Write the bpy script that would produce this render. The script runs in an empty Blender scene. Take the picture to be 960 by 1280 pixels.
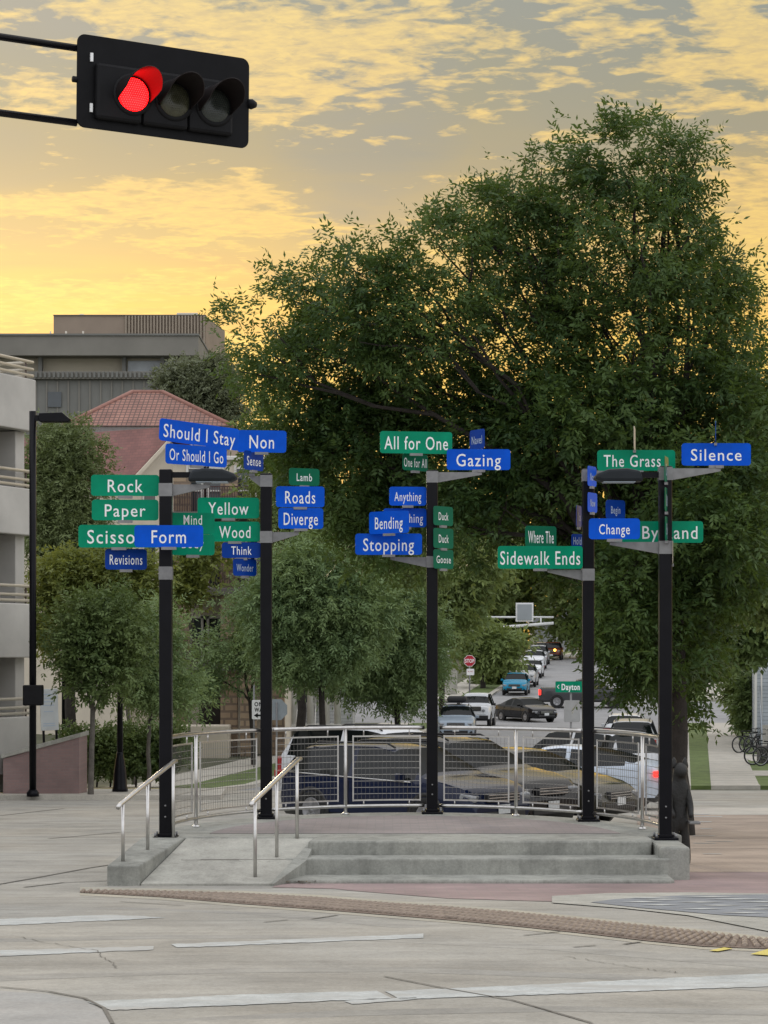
import bpy, bmesh, math, random
import numpy as np
from mathutils import Vector, Matrix, Euler
R = math.radians
C = bpy.context.scene.collection
SC = bpy.context.scene
rnd = random.Random(7)

# ------------------------------------------------------------------ camera
F, CX, HY, EZ = 2830.0, 480.0, 814.0, 2.45      # focal length in photo pixels, centre column, horizon row, eye height
cam = bpy.data.cameras.new('camera'); cam_o = bpy.data.objects.new('camera', cam); C.objects.link(cam_o)
cam_o.location = (0, 0, EZ); cam_o.rotation_euler = (R(90), 0, 0)
cam.sensor_fit = 'VERTICAL'; cam.sensor_height = 24; cam.sensor_width = 18
cam.lens = F/1280*24; cam.shift_y = 174/1280
cam.clip_start = .5; cam.clip_end = 9000
SC.camera = cam_o

# ------------------------------------------------------------------ sky and sun
SUN_AZ, SUN_EL = -14, 9                        # degrees right of straight ahead, above the horizon
w = bpy.data.worlds.new('World'); SC.world = w; w.use_nodes = True
nt = w.node_tree; N = nt.nodes; Lk = nt.links; N.clear()
def wn(t, **kw):
    n = N.new(t)
    for k, v in kw.items(): setattr(n, k, v)
    return n
def wmath(op, a, b=None, c=None, clamp=False):
    n = wn('ShaderNodeMath', operation=op, use_clamp=clamp)
    for i, v in enumerate((a, b, c)):
        if v is None: continue
        if isinstance(v, (int, float)): n.inputs[i].default_value = v
        else: Lk.new(v, n.inputs[i])
    return n.outputs[0]
def wmix(f, a, b, mode='MIX'):
    n = wn('ShaderNodeMix', data_type='RGBA', blend_type=mode)
    for i, v in ((0, f), (6, a), (7, b)):
        if isinstance(v, (int, float)): n.inputs[i].default_value = v
        elif isinstance(v, tuple): n.inputs[i].default_value = (*v, 1)
        else: Lk.new(v, n.inputs[i])
    return n.outputs[2]
def wramp(f, stops):
    n = wn('ShaderNodeValToRGB'); e = n.color_ramp.elements
    while len(e) < len(stops): e.new(.5)
    for el, (p, c) in zip(e, stops): el.position = p; el.color = (*c, 1) if isinstance(c, tuple) else (c, c, c, 1)
    Lk.new(f, n.inputs[0]); return n.outputs[0]
def wnoise(vec, scale, detail=5, rough=.55, dist=0.):
    n = wn('ShaderNodeTexNoise'); n.inputs['Scale'].default_value = scale; n.inputs['Detail'].default_value = detail
    n.inputs['Roughness'].default_value = rough; n.inputs['Distortion'].default_value = dist
    Lk.new(vec, n.inputs['Vector']); return n.outputs['Fac']
tc = wn('ShaderNodeTexCoord'); sep = wn('ShaderNodeSeparateXYZ'); Lk.new(tc.outputs['Generated'], sep.inputs[0])
dx, dy, dz = sep.outputs
zz = wmath('ADD', wmath('MAXIMUM', dz, 0.0), .06)
cmb = wn('ShaderNodeCombineXYZ'); Lk.new(wmath('DIVIDE', dx, zz), cmb.inputs[0]); Lk.new(wmath('DIVIDE', dy, zz), cmb.inputs[1])
def wmap(rot, sc, loc=(0, 0, 0)):
    m = wn('ShaderNodeMapping'); m.inputs['Rotation'].default_value = (0, 0, R(rot)); m.inputs['Scale'].default_value = sc
    m.inputs['Location'].default_value = loc; Lk.new(cmb.outputs[0], m.inputs[0]); return m.outputs[0]
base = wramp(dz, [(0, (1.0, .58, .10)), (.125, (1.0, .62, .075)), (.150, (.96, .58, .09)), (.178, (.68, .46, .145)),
                  (.205, (.46, .345, .15)), (.235, (.33, .30, .19)), (.276, (.275, .29, .245)), (.42, (.88, .85, .80)), (.62, (1.30, 1.28, 1.27)), (1, (1.40, 1.40, 1.44))])  # highest stops, above the view, are raised to light the ground
big = wnoise(wmap(28, (1, 1.3, 1), (3.1, 1.7, 0)), 1.5, 3, .5, .4)
puff = wnoise(wmap(24, (1, 1.15, 1), (5.3, 2.2, 0)), 10, 6, .58, .5)
fine = wnoise(wmap(24, (1, 1.2, 1), (1.0, 8.0, 0)), 27, 5, .55, .4)
# broad grey-brown bank
bank = wmath('MULTIPLY', wramp(big, [(.42, 0.), (.62, 1.)]), wramp(dz, [(.16, 0.), (.20, .75), (.4, .6), (.8, .1)]))
def wbump(cx, cz, rx, rz):
    a_ = wmath('DIVIDE', wmath('SUBTRACT', dx, cx), rx); b_ = wmath('DIVIDE', wmath('SUBTRACT', dz, cz), rz)
    return wmath('SUBTRACT', 1.0, wmath('ADD', wmath('MULTIPLY', a_, a_), wmath('MULTIPLY', b_, b_)), clamp=True)
wob = wmath('MULTIPLY', wmath('SUBTRACT', wnoise(wmap(24, (1, 1.2, 1), (9, 4, 0)), 4.5, 5, .6, .4), .5), 1.3)
mid = wmath('ADD', wmath('ADD', wbump(-.008, .215, .055, .075), wmath('MULTIPLY', wbump(-.15, .262, .09, .03), .8)), wob, clamp=True)
bank = wmath('MAXIMUM', wmath('MULTIPLY', bank, .7), wmath('MULTIPLY', mid, wramp(dz, [(.155, 0.), (.185, 1.)])), clamp=True)
c1 = wmix(bank, base, wramp(dz, [(.15, (.62, .42, .16)), (.19, (.42, .335, .20)), (.215, (.31, .285, .215)), (.25, (.285, .285, .245)), (.4, (.45, .45, .45)), (1, (.8, .8, .82))]))
cs = wn('ShaderNodeCombineXYZ'); Lk.new(wmath('MULTIPLY', dx, 9.0), cs.inputs[0]); Lk.new(wmath('MULTIPLY', dz, 95.0), cs.inputs[1])
strk = wmath('MULTIPLY', wramp(wnoise(cs.outputs[0], 1.0, 6, .6, .6), [(.42, 0.), (.62, 1.)]), wramp(dz, [(.10, .9), (.165, .9), (.20, .0)]))
c1 = wmix(wmath('MULTIPLY', strk, .75), c1, wramp(dz, [(.12, (.90, .43, .07)), (.15, (.80, .44, .11)), (.18, (.62, .41, .16))]))
# lit gold altocumulus
d = wmath('ADD', wmath('MULTIPLY', puff, .72), wmath('MULTIPLY', fine, .36))
d = wmath('SUBTRACT', d, wmath('MULTIPLY', wmath('SUBTRACT', big, .5), 1.0))
d = wmath('SUBTRACT', d, wmath('MULTIPLY', mid, .10))
d = wmath('ADD', d, wmath('MULTIPLY', wbump(-.09, .185, .09, .022), .07))
# more of it towards the upper right, less in the middle bank
d = wmath('ADD', d, wmath('MULTIPLY', wmath('ADD', dx, .02), wramp(dz, [(.18, 0.), (.26, .55), (.5, .2)])))
gold = wramp(d, [(.525, 0.), (.575, .5), (.655, 1.)])
gold_col = wramp(dz, [(0, (1.0, .66, .08)), (.15, (1.0, .68, .12)), (.2, (.90, .60, .17)), (.276, (.90, .66, .235)), (.5, (1.2, 1.1, .95)), (1, (1.3, 1.3, 1.3))])
shade = wramp(wmath('ADD', wmath('MULTIPLY', fine, .6), wmath('MULTIPLY', wnoise(wmap(24, (1, 1.2, 1), (2.0, 6.1, 0)), 60, 4, .6, .2), .4)), [(.40, 1.), (.60, 0.)])
gold_col = wmix(wmath('MULTIPLY', shade, .75), gold_col, wramp(dz, [(0, (.98, .56, .09)), (.15, (.86, .53, .12)), (.2, (.70, .46, .17)), (.276, (.62, .48, .24)), (.5, (1.0, .95, .85)), (1, (1.3, 1.3, 1.3))]))
c2 = wmix(wmath('MULTIPLY', gold, .9), c1, gold_col)
# unseen dome overhead and behind the camera, brightened to light the ground and signs
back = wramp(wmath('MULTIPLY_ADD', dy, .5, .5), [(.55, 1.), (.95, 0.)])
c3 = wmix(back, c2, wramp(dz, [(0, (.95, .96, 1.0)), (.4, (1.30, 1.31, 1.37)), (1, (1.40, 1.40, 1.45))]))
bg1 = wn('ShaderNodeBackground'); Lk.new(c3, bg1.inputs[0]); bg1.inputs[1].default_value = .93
sky = wn('ShaderNodeTexSky', sky_type='NISHITA', sun_disc=False); sky.sun_elevation = R(SUN_EL); sky.sun_rotation = R(SUN_AZ)
bg2 = wn('ShaderNodeBackground'); Lk.new(sky.outputs[0], bg2.inputs[0]); bg2.inputs[1].default_value = .012
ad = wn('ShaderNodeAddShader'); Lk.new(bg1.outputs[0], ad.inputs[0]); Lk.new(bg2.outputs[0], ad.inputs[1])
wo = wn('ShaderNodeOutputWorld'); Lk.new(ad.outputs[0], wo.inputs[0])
sun = bpy.data.lights.new('sun', 'SUN'); sun.energy = 1.25; sun.angle = R(11); sun.color = (1, .80, .52)
so = bpy.data.objects.new('sun', sun); C.objects.link(so)
sd = Vector((math.sin(R(SUN_AZ))*math.cos(R(SUN_EL)), math.cos(R(SUN_AZ))*math.cos(R(SUN_EL)), math.sin(R(SUN_EL))))
so.rotation_euler = sd.to_track_quat('Z', 'Y').to_euler(); so.location = (-30, 60, 60)
SC.view_settings.view_transform = 'Standard'; SC.view_settings.look = 'None'
SC.view_settings.exposure = 0.0; SC.view_settings.gamma = 1; SC.view_settings.use_curve_mapping = False
SC.render.engine = 'CYCLES'; SC.cycles.max_bounces = 7; SC.cycles.diffuse_bounces = 3; SC.cycles.glossy_bounces = 3
SC.cycles.transmission_bounces = 5; SC.cycles.use_denoising = True; SC.cycles.transparent_max_bounces = 8

# ------------------------------------------------------------------ helpers
def at(px, py, Y): return Vector(((px-CX)*Y/F, Y, EZ-(py-HY)*Y/F))
KN = [(-60, 1.2), (0, .9), (9.7, .85), (15, .56), (18, .38), (21.8, .14), (24, .05), (28, -.12), (40, -.75), (51, -1.1), (60, -1.45),
      (71, -1.84), (100, -1.95), (128, -1.75), (136, -1.78), (145, -1.22), (160, -.6), (200, .95), (250, 1.9), (320, 2.6), (600, 3.2), (4000, 3.2)]
def g(y): return float(np.interp(y, [k[0] for k in KN], [k[1] for k in KN]))
def ground_at(px, py):
    lo, hi = 5., 1500.
    f = lambda Y: HY+(EZ-g(Y))*F/Y-py
    Y = lo
    while Y < hi and f(Y) > 0: Y += .25
    a, b = Y-.25, Y
    for _ in range(30):
        m = (a+b)/2
        if f(m) > 0: a = m
        else: b = m
    return Vector(((px-CX)*a/F, a, g(a)))
def G2(px, py): v = ground_at(px, py); return (v.x, v.y)

MATS = {}
def mat(name, col, rough=.6, metal=0., var=.12, scale=6., bump=0., bscale=None, coords='Object', spec=.5, col2=None, stretch=None, coat=0.):
    if name in MATS: return MATS[name]
    m = bpy.data.materials.new(name); m.use_nodes = True; nt = m.node_tree; b = nt.nodes['Principled BSDF']
    b.inputs['Roughness'].default_value = rough; b.inputs['Metallic'].default_value = metal
    b.inputs['Specular IOR Level'].default_value = spec
    if coat: b.inputs['Coat Weight'].default_value = coat; b.inputs['Coat Roughness'].default_value = .05
    t = nt.nodes.new('ShaderNodeTexCoord'); mp = nt.nodes.new('ShaderNodeMapping')
    if coords == 'World':
        ge = nt.nodes.new('ShaderNodeNewGeometry'); nt.links.new(ge.outputs['Position'], mp.inputs[0])
    else: nt.links.new(t.outputs[coords], mp.inputs[0])
    if stretch: mp.inputs['Scale'].default_value = stretch
    n = nt.nodes.new('ShaderNodeTexNoise'); n.inputs['Scale'].default_value = scale; n.inputs['Detail'].default_value = 6; n.inputs['Roughness'].default_value = .6
    nt.links.new(mp.outputs[0], n.inputs['Vector'])
    r = nt.nodes.new('ShaderNodeValToRGB'); e = r.color_ramp.elements
    c = np.array(col); ca = c*(1-var); cb = np.array(col2) if col2 else c*(1+var)
    e[0].position = .3; e[0].color = (*ca, 1); e[1].position = .7; e[1].color = (*cb, 1)
    nt.links.new(n.outputs['Fac'], r.inputs[0]); nt.links.new(r.outputs[0], b.inputs['Base Color'])
    if bump:
        n2 = nt.nodes.new('ShaderNodeTexNoise'); n2.inputs['Scale'].default_value = bscale or scale*6; n2.inputs['Detail'].default_value = 4
        nt.links.new(mp.outputs[0], n2.inputs['Vector'])
        bp = nt.nodes.new('ShaderNodeBump'); bp.inputs['Strength'].default_value = bump; bp.inputs['Distance'].default_value = .02
        nt.links.new(n2.outputs['Fac'], bp.inputs['Height']); nt.links.new(bp.outputs[0], b.inputs['Normal'])
    MATS[name] = m; return m
def emis(name, col, st):
    m = bpy.data.materials.new(name); m.use_nodes = True; b = m.node_tree.nodes['Principled BSDF']
    b.inputs['Base Color'].default_value = (*[.3*c for c in col], 1); b.inputs['Emission Color'].default_value = (*col, 1); b.inputs['Emission Strength'].default_value = st
    return m
def brickmat(name, c1, c2, mortar, bw, rh, ms=.01, rough=.8, axes='XZ', coords='Object', bump=.4, off=.5):
    m = bpy.data.materials.new(name); m.use_nodes = True; nt = m.node_tree; b = nt.nodes['Principled BSDF']; b.inputs['Roughness'].default_value = rough
    s = nt.nodes.new('ShaderNodeSeparateXYZ'); cb = nt.nodes.new('ShaderNodeCombineXYZ')
    if coords == 'World':
        ge = nt.nodes.new('ShaderNodeNewGeometry'); nt.links.new(ge.outputs['Position'], s.inputs[0])
    else:
        t = nt.nodes.new('ShaderNodeTexCoord'); nt.links.new(t.outputs['Object'], s.inputs[0])
    i = {'X': 0, 'Y': 1, 'Z': 2}
    if axes == 'S':
        a = nt.nodes.new('ShaderNodeMath'); a.operation = 'ADD'; nt.links.new(s.outputs[0], a.inputs[0]); nt.links.new(s.outputs[1], a.inputs[1])
        nt.links.new(a.outputs[0], cb.inputs[0]); nt.links.new(s.outputs[2], cb.inputs[1])
    else:
        nt.links.new(s.outputs[i[axes[0]]], cb.inputs[0]); nt.links.new(s.outputs[i[axes[1]]], cb.inputs[1])
    k = nt.nodes.new('ShaderNodeTexBrick'); k.offset = off
    k.inputs['Scale'].default_value = 1; k.inputs['Brick Width'].default_value = bw; k.inputs['Row Height'].default_value = rh; k.inputs['Mortar Size'].default_value = ms
    k.inputs['Color1'].default_value = (*c1, 1); k.inputs['Color2'].default_value = (*c2, 1); k.inputs['Mortar'].default_value = (*mortar, 1)
    nt.links.new(cb.outputs[0], k.inputs['Vector'])
    n = nt.nodes.new('ShaderNodeTexNoise'); n.inputs['Scale'].default_value = .7; n.inputs['Detail'].default_value = 6; nt.links.new(cb.outputs[0], n.inputs['Vector'])
    mr = nt.nodes.new('ShaderNodeMapRange'); mr.inputs[1].default_value = .3; mr.inputs[2].default_value = .7; mr.inputs[3].default_value = .72; mr.inputs[4].default_value = 1.2
    nt.links.new(n.outputs['Fac'], mr.inputs[0])
    mx = nt.nodes.new('ShaderNodeMix'); mx.data_type = 'RGBA'; mx.blend_type = 'MULTIPLY'; mx.inputs[0].default_value = 1
    nt.links.new(k.outputs['Color'], mx.inputs[6]); nt.links.new(mr.outputs[0], mx.inputs[7]); nt.links.new(mx.outputs[2], b.inputs['Base Color'])
    if bump:
        bp = nt.nodes.new('ShaderNodeBump'); bp.inputs['Strength'].default_value = bump; bp.inputs['Distance'].default_value = .02; bp.invert = True
        nt.links.new(k.outputs['Fac'], bp.inputs['Height']); nt.links.new(bp.outputs[0], b.inputs['Normal'])
    MATS[name] = m; return m
def concrete(name, base, warm, streak=0., rough=.85, scale=.35, worn=None, stain=0.):
    """Ground concrete: broad stains, tyre streaks, fine grain; position in world space."""
    m = bpy.data.materials.new(name); m.use_nodes = True; nt = m.node_tree; b = nt.nodes['Principled BSDF']; b.inputs['Roughness'].default_value = rough
    b.inputs['Specular IOR Level'].default_value = .3
    ge = nt.nodes.new('ShaderNodeNewGeometry')
    def noise(scale, det, stretch=(1, 1, 1), rot=0, ro=.6):
        mp = nt.nodes.new('ShaderNodeMapping'); mp.inputs['Scale'].default_value = stretch; mp.inputs['Rotation'].default_value = (0, 0, R(rot))
        nt.links.new(ge.outputs['Position'], mp.inputs[0]); n = nt.nodes.new('ShaderNodeTexNoise'); n.inputs['Scale'].default_value = scale
        n.inputs['Detail'].default_value = det; n.inputs['Roughness'].default_value = ro; nt.links.new(mp.outputs[0], n.inputs['Vector']); return n.outputs['Fac']
    def rng(f, a, b_, c, d):
        r = nt.nodes.new('ShaderNodeMapRange'); r.inputs[1].default_value = a; r.inputs[2].default_value = b_; r.inputs[3].default_value = c; r.inputs[4].default_value = d
        nt.links.new(f, r.inputs[0]); return r.outputs[0]
    def mul(a, bb):
        mx = nt.nodes.new('ShaderNodeMix'); mx.data_type = 'RGBA'; mx.blend_type = 'MULTIPLY'; mx.inputs[0].default_value = 1
        nt.links.new(a, mx.inputs[6]); nt.links.new(bb, mx.inputs[7]); return mx.outputs[2]
    mx = nt.nodes.new('ShaderNodeMix'); mx.data_type = 'RGBA'; mx.inputs[6].default_value = (*base, 1); mx.inputs[7].default_value = (*warm, 1)
    nt.links.new(rng(noise(scale, 5), .35, .65, 0, 1), mx.inputs[0]); c = mx.outputs[2]
    c = mul(c, rng(noise(scale*5, 6), .3, .7, .86, 1.1))
    c = mul(c, rng(noise(38, 3, ro=.7), .3, .7, .86, 1.12))
    if stain:
        c = mul(c, rng(noise(.9, 7, (1, 1, 2.2), 20, .7), .46, .60, 1.0, 1-stain))
        c = mul(c, rng(noise(7., 4, (1, 1, .22), 0, .65), .48, .66, 1.0, 1-stain*.8))
        c = mul(c, rng(noise(150, 2, ro=.8), .30, .42, .72, 1.0))
    if streak:
        c = mul(c, rng(noise(1.0, 5, (.16, 1.3, 1), -7), .35, .66, 1-streak, 1+streak*.45))
        c = mul(c, rng(noise(1.4, 5, (.14, 1.7, 1), 12), .36, .64, 1-streak*.6, 1+streak*.3))
    if worn:
        mw = nt.nodes.new('ShaderNodeMix'); mw.data_type = 'RGBA'; mw.inputs[7].default_value = (*worn, 1)
        nt.links.new(rng(noise(2.6, 9, (.5, 1.6, 1), 5, .75), .47, .60, 0, .95), mw.inputs[0]); nt.links.new(c, mw.inputs[6]); c = mw.outputs[2]
    nt.links.new(c, b.inputs['Base Color'])
    bp = nt.nodes.new('ShaderNodeBump'); bp.inputs['Strength'].default_value = .25; bp.inputs['Distance'].default_value = .01
    nt.links.new(noise(60, 3), bp.inputs['Height']); nt.links.new(bp.outputs[0], b.inputs['Normal'])
    MATS[name] = m; return m
def leafmat(name, dark, light, trans, tw=.35):
    m = bpy.data.materials.new(name); m.use_nodes = True; nt = m.node_tree; b = nt.nodes['Principled BSDF']
    b.inputs['Roughness'].default_value = .55; b.inputs['Specular IOR Level'].default_value = .3
    ge = nt.nodes.new('ShaderNodeNewGeometry')
    n = nt.nodes.new('ShaderNodeTexNoise'); n.inputs['Scale'].default_value = .7; n.inputs['Detail'].default_value = 3; nt.links.new(ge.outputs['Position'], n.inputs['Vector'])
    a = nt.nodes.new('ShaderNodeMath'); a.operation = 'MULTIPLY_ADD'; a.inputs[1].default_value = .45; nt.links.new(ge.outputs['Random Per Island'], a.inputs[0])
    mr = nt.nodes.new('ShaderNodeMapRange'); mr.inputs[1].default_value = .38; mr.inputs[2].default_value = .62; mr.inputs[3].default_value = 0; mr.inputs[4].default_value = .6
    nt.links.new(n.outputs['Fac'], mr.inputs[0]); nt.links.new(mr.outputs[0], a.inputs[2])
    mx = nt.nodes.new('ShaderNodeMix'); mx.data_type = 'RGBA'; mx.inputs[6].default_value = (*dark, 1); mx.inputs[7].default_value = (*light, 1)
    nt.links.new(a.outputs[0], mx.inputs[0]); nt.links.new(mx.outputs[2], b.inputs['Base Color'])
    t = nt.nodes.new('ShaderNodeBsdfTranslucent'); t.inputs[0].default_value = (*trans, 1)
    ms = nt.nodes.new('ShaderNodeMixShader'); ms.inputs[0].default_value = tw
    nt.links.new(b.outputs[0], ms.inputs[1]); nt.links.new(t.outputs[0], ms.inputs[2])
    nt.links.new(ms.outputs[0], nt.nodes['Material Output'].inputs[0]); MATS[name] = m; return m
def glassmat(name, col, rough=.06):
    m = mat(name, col, rough, 0, .05, 3, spec=.8); return m

def rootloc(p):
    v = Vector((0, 0, 0))
    while p is not None: v += p.location; p = p.parent
    return v
def link(o, parent=None):
    C.objects.link(o)
    if parent is not None: o.parent = parent
    return o
def tag(o, label=None, cat=None, group=None, kind=None):
    if label: o['label'] = label
    if cat: o['category'] = cat
    if group: o['group'] = group
    if kind: o['kind'] = kind
    return o
def thing(name, label, cat, loc=(0, 0, 0), group=None):
    o = bpy.data.objects.new(name, None); o.empty_display_size = .3; o.location = loc; link(o)
    return tag(o, label, cat, group)
class MB:
    def __init__(s): s.v = []; s.f = []; s.m = []; s.s = []
    def add(s, vs, fs, m=0, smooth=False):
        k = len(s.v); s.v += [tuple(v) for v in vs]
        for f in fs: s.f.append(tuple(i+k for i in f)); s.m.append(m); s.s.append(smooth)
        return s
    def box(s, c, d, rz=0., m=0, rx=0., ry=0.):
        e = Euler((rx, ry, rz)).to_matrix(); c = Vector(c)
        vs = [c+e@Vector((x*d[0]/2, y*d[1]/2, z*d[2]/2)) for x in (-1, 1) for y in (-1, 1) for z in (-1, 1)]
        return s.add(vs, [(0, 1, 3, 2), (4, 6, 7, 5), (0, 4, 5, 1), (2, 3, 7, 6), (0, 2, 6, 4), (1, 5, 7, 3)], m)
    def box2(s, lo, hi, m=0):
        return s.box([(a+b)/2 for a, b in zip(lo, hi)], [abs(b-a) for a, b in zip(lo, hi)], 0, m)
    def tube(s, pts, r, n=8, m=0, cap=True, sq=False):
        pts = [Vector(p) for p in pts]; rs = r if isinstance(r, (list, tuple)) else [r]*len(pts)
        rings = []; up = None
        for i, p in enumerate(pts):
            t = (pts[min(i+1, len(pts)-1)]-pts[max(i-1, 0)]).normalized()
            if up is None: up = Vector((0, 0, 1)) if abs(t.z) < .9 else Vector((0, 1, 0))
            a = t.cross(up).normalized(); b = a.cross(t).normalized(); up = b
            rings.append([p+(a*math.cos(q)+b*math.sin(q))*rs[i] for q in [(j+.5)*2*math.pi/n for j in range(n)]])
        vs = [v for rg in rings for v in rg]; fs = []
        for i in range(len(pts)-1):
            for j in range(n): fs.append((i*n+j, i*n+(j+1) % n, (i+1)*n+(j+1) % n, (i+1)*n+j))
        if cap: fs.append(tuple(range(n-1, -1, -1))); fs.append(tuple((len(pts)-1)*n+j for j in range(n)))
        return s.add(vs, fs, m, n > 5)
    def lathe(s, prof, c=(0, 0, 0), n=16, axis='Z', m=0):
        c = Vector(c); vs = []
        for r, z in prof:
            for j in range(n):
                q = 2*math.pi*j/n; a, b = r*math.cos(q), r*math.sin(q)
                vs.append(c+(Vector((a, b, z)) if axis == 'Z' else Vector((z, a, b)) if axis == 'X' else Vector((a, z, b))))
        fs = []
        for i in range(len(prof)-1):
            for j in range(n): fs.append((i*n+j, i*n+(j+1) % n, (i+1)*n+(j+1) % n, (i+1)*n+j))
        fs.append(tuple(range(n-1, -1, -1))); fs.append(tuple((len(prof)-1)*n+j for j in range(n)))
        return s.add(vs, fs, m, True)
    def prism(s, poly, lo, hi, plane='XY', m=0):
        """Closed polygon extruded along the missing axis from lo to hi."""
        def P(a, b, c): return (a, b, c) if plane == 'XY' else (a, c, b) if plane == 'XZ' else (c, a, b)
        n = len(poly); vs = [P(a, b, lo) for a, b in poly]+[P(a, b, hi) for a, b in poly]
        fs = [tuple(range(n-1, -1, -1)), tuple(range(n, 2*n))]+[(i, (i+1) % n, n+(i+1) % n, n+i) for i in range(n)]
        return s.add(vs, fs, m)
    def hull(s, bot, top, m=0):
        n = len(bot); return s.add(list(bot)+list(top), [tuple(range(n-1, -1, -1)), tuple(range(n, 2*n))]+[(i, (i+1) % n, n+(i+1) % n, n+i) for i in range(n)], m)
    def build(s, name, mats, parent=None, bevel=0., loc=None, seg=2, smooth=None, esplit=None):
        me = bpy.data.meshes.new(name); off = rootloc(parent) if loc is None else Vector(loc)
        me.from_pydata([tuple(Vector(v)-off) for v in s.v], [], s.f)
        for mm in (mats if isinstance(mats, (list, tuple)) else [mats]): me.materials.append(mm)
        me.polygons.foreach_set('material_index', s.m); me.polygons.foreach_set('use_smooth', s.s if smooth is None else [smooth]*len(s.f))
        bm = bmesh.new(); bm.from_mesh(me); bmesh.ops.recalc_face_normals(bm, faces=bm.faces); bm.to_mesh(me); bm.free(); me.update()
        o = bpy.data.objects.new(name, me)
        if parent is None and loc is not None: o.location = loc
        link(o, parent)
        if bevel:
            b = o.modifiers.new('bevel', 'BEVEL'); b.width = bevel; b.segments = seg; b.limit_method = 'ANGLE'; b.angle_limit = R(40)
        if esplit:
            e = o.modifiers.new('edges', 'EDGE_SPLIT'); e.split_angle = R(esplit)
        return o
def kids(o): return [c for c in bpy.data.objects if c.parent == o]
def copy_tree(o, loc, rz=None, parent=None):
    c = o.copy(); C.objects.link(c); c.parent = parent
    if loc is not None: c.location = loc
    if rz is not None: c.rotation_euler = (0, 0, rz)
    for k in kids(o): copy_tree(k, None, None, c)
    return c
def drape(poly, dzv, name, material, kind='structure', skirt=0., grid=None, parent=None):
    """A sheet that follows the ground profile, dzv metres above it."""
    bm = bmesh.new(); vs = [bm.verts.new((x, y, 0)) for x, y in poly]; bm.faces.new(vs)
    bmesh.ops.triangulate(bm, faces=bm.faces[:])
    ys = [k[0] for k in KN]
    lo, hi = min(p[1] for p in poly), max(p[1] for p in poly)
    for y in ys:
        if lo < y < hi:
            bmesh.ops.bisect_plane(bm, geom=bm.verts[:]+bm.edges[:]+bm.faces[:], plane_co=(0, y, 0), plane_no=(0, 1, 0), dist=1e-5)
    for v in bm.verts: v.co.z = g(v.co.y)+dzv
    if skirt:
        be = [e for e in bm.edges if len(e.link_faces) == 1]
        r = bmesh.ops.extrude_edge_only(bm, edges=be)
        for v in r['geom']:
            if isinstance(v, bmesh.types.BMVert): v.co.z -= skirt
    bmesh.ops.recalc_face_normals(bm, faces=bm.faces[:])
    up = [f for f in bm.faces if abs(f.normal.z) > .5]
    if up and sum(f.normal.z for f in up) < 0: bmesh.ops.reverse_faces(bm, faces=bm.faces[:])
    me = bpy.data.meshes.new(name); bm.to_mesh(me); bm.free(); me.materials.append(material)
    o = bpy.data.objects.new(name, me); link(o, parent)
    if kind: o['kind'] = kind
    return o
def strip(pts, wd, dzv, name, material, kind='structure'):
    """A ribbon of width wd (metres, or a list) along ground points."""
    L, Rr = [], []
    for i, p in enumerate(pts):
        a, b = pts[max(i-1, 0)], pts[min(i+1, len(pts)-1)]
        t = Vector((b[0]-a[0], b[1]-a[1])).normalized(); n = Vector((-t.y, t.x)); h = (wd[i] if isinstance(wd, list) else wd)/2
        L.append((p[0]+n.x*h, p[1]+n.y*h)); Rr.append((p[0]-n.x*h, p[1]-n.y*h))
    mb = MB()
    vs = [(x, y, g(y)+dzv) for x, y in L+Rr]; n = len(L)
    mb.add(vs, [(i, n+i, n+i+1, i+1) for i in range(n-1)])
    o = mb.build(name, material)
    if kind: o['kind'] = kind
    return o
TXT = {}
def text_mesh(s, cap, width, depth=.0015, bold=.012):
    """Lettering as a mesh in the XZ plane facing -Y, centred, cap height and width in metres."""
    cu = bpy.data.curves.new('lettering', 'FONT'); cu.body = s; cu.size = 1; cu.extrude = 0; cu.offset = bold; cu.space_character = 1.14
    cu.resolution_u = 3
    o = bpy.data.objects.new('lettering', cu); C.objects.link(o)
    bpy.context.view_layer.update()
    me = bpy.data.meshes.new_from_object(o.evaluated_get(bpy.context.evaluated_depsgraph_get()))
    bpy.data.objects.remove(o); bpy.data.curves.remove(cu)
    co = np.zeros(len(me.vertices)*3); me.vertices.foreach_get('co', co); co = co.reshape(-1, 3)
    x0, x1 = co[:, 0].min(), co[:, 0].max(); kx = width/(x1-x0); kz = cap/.727
    out = np.zeros_like(co); out[:, 0] = (co[:, 0]-(x0+x1)/2)*kx; out[:, 2] = (co[:, 1]-.36)*kz; out[:, 1] = 0
    me.vertices.foreach_set('co', out.ravel()); me.update(); me.name = 'lettering'
    return me
def lettering(s, cap, width, material, parent, loc, name='lettering', bold=.012):
    me = text_mesh(s, cap, width, bold=bold); me.materials.clear(); me.materials.append(material)
    o = bpy.data.objects.new(name, me); o.location = loc; link(o, parent); return o
def rrect(wd, h, r, n=5):
    p = []
    for cx, cy, a0 in ((wd/2-r, h/2-r, 0), (-wd/2+r, h/2-r, 90), (-wd/2+r, -h/2+r, 180), (wd/2-r, -h/2+r, 270)):
        for i in range(n+1):
            q = R(a0+90*i/n); p.append((cx+r*math.cos(q), cy+r*math.sin(q)))
    return p

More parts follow.
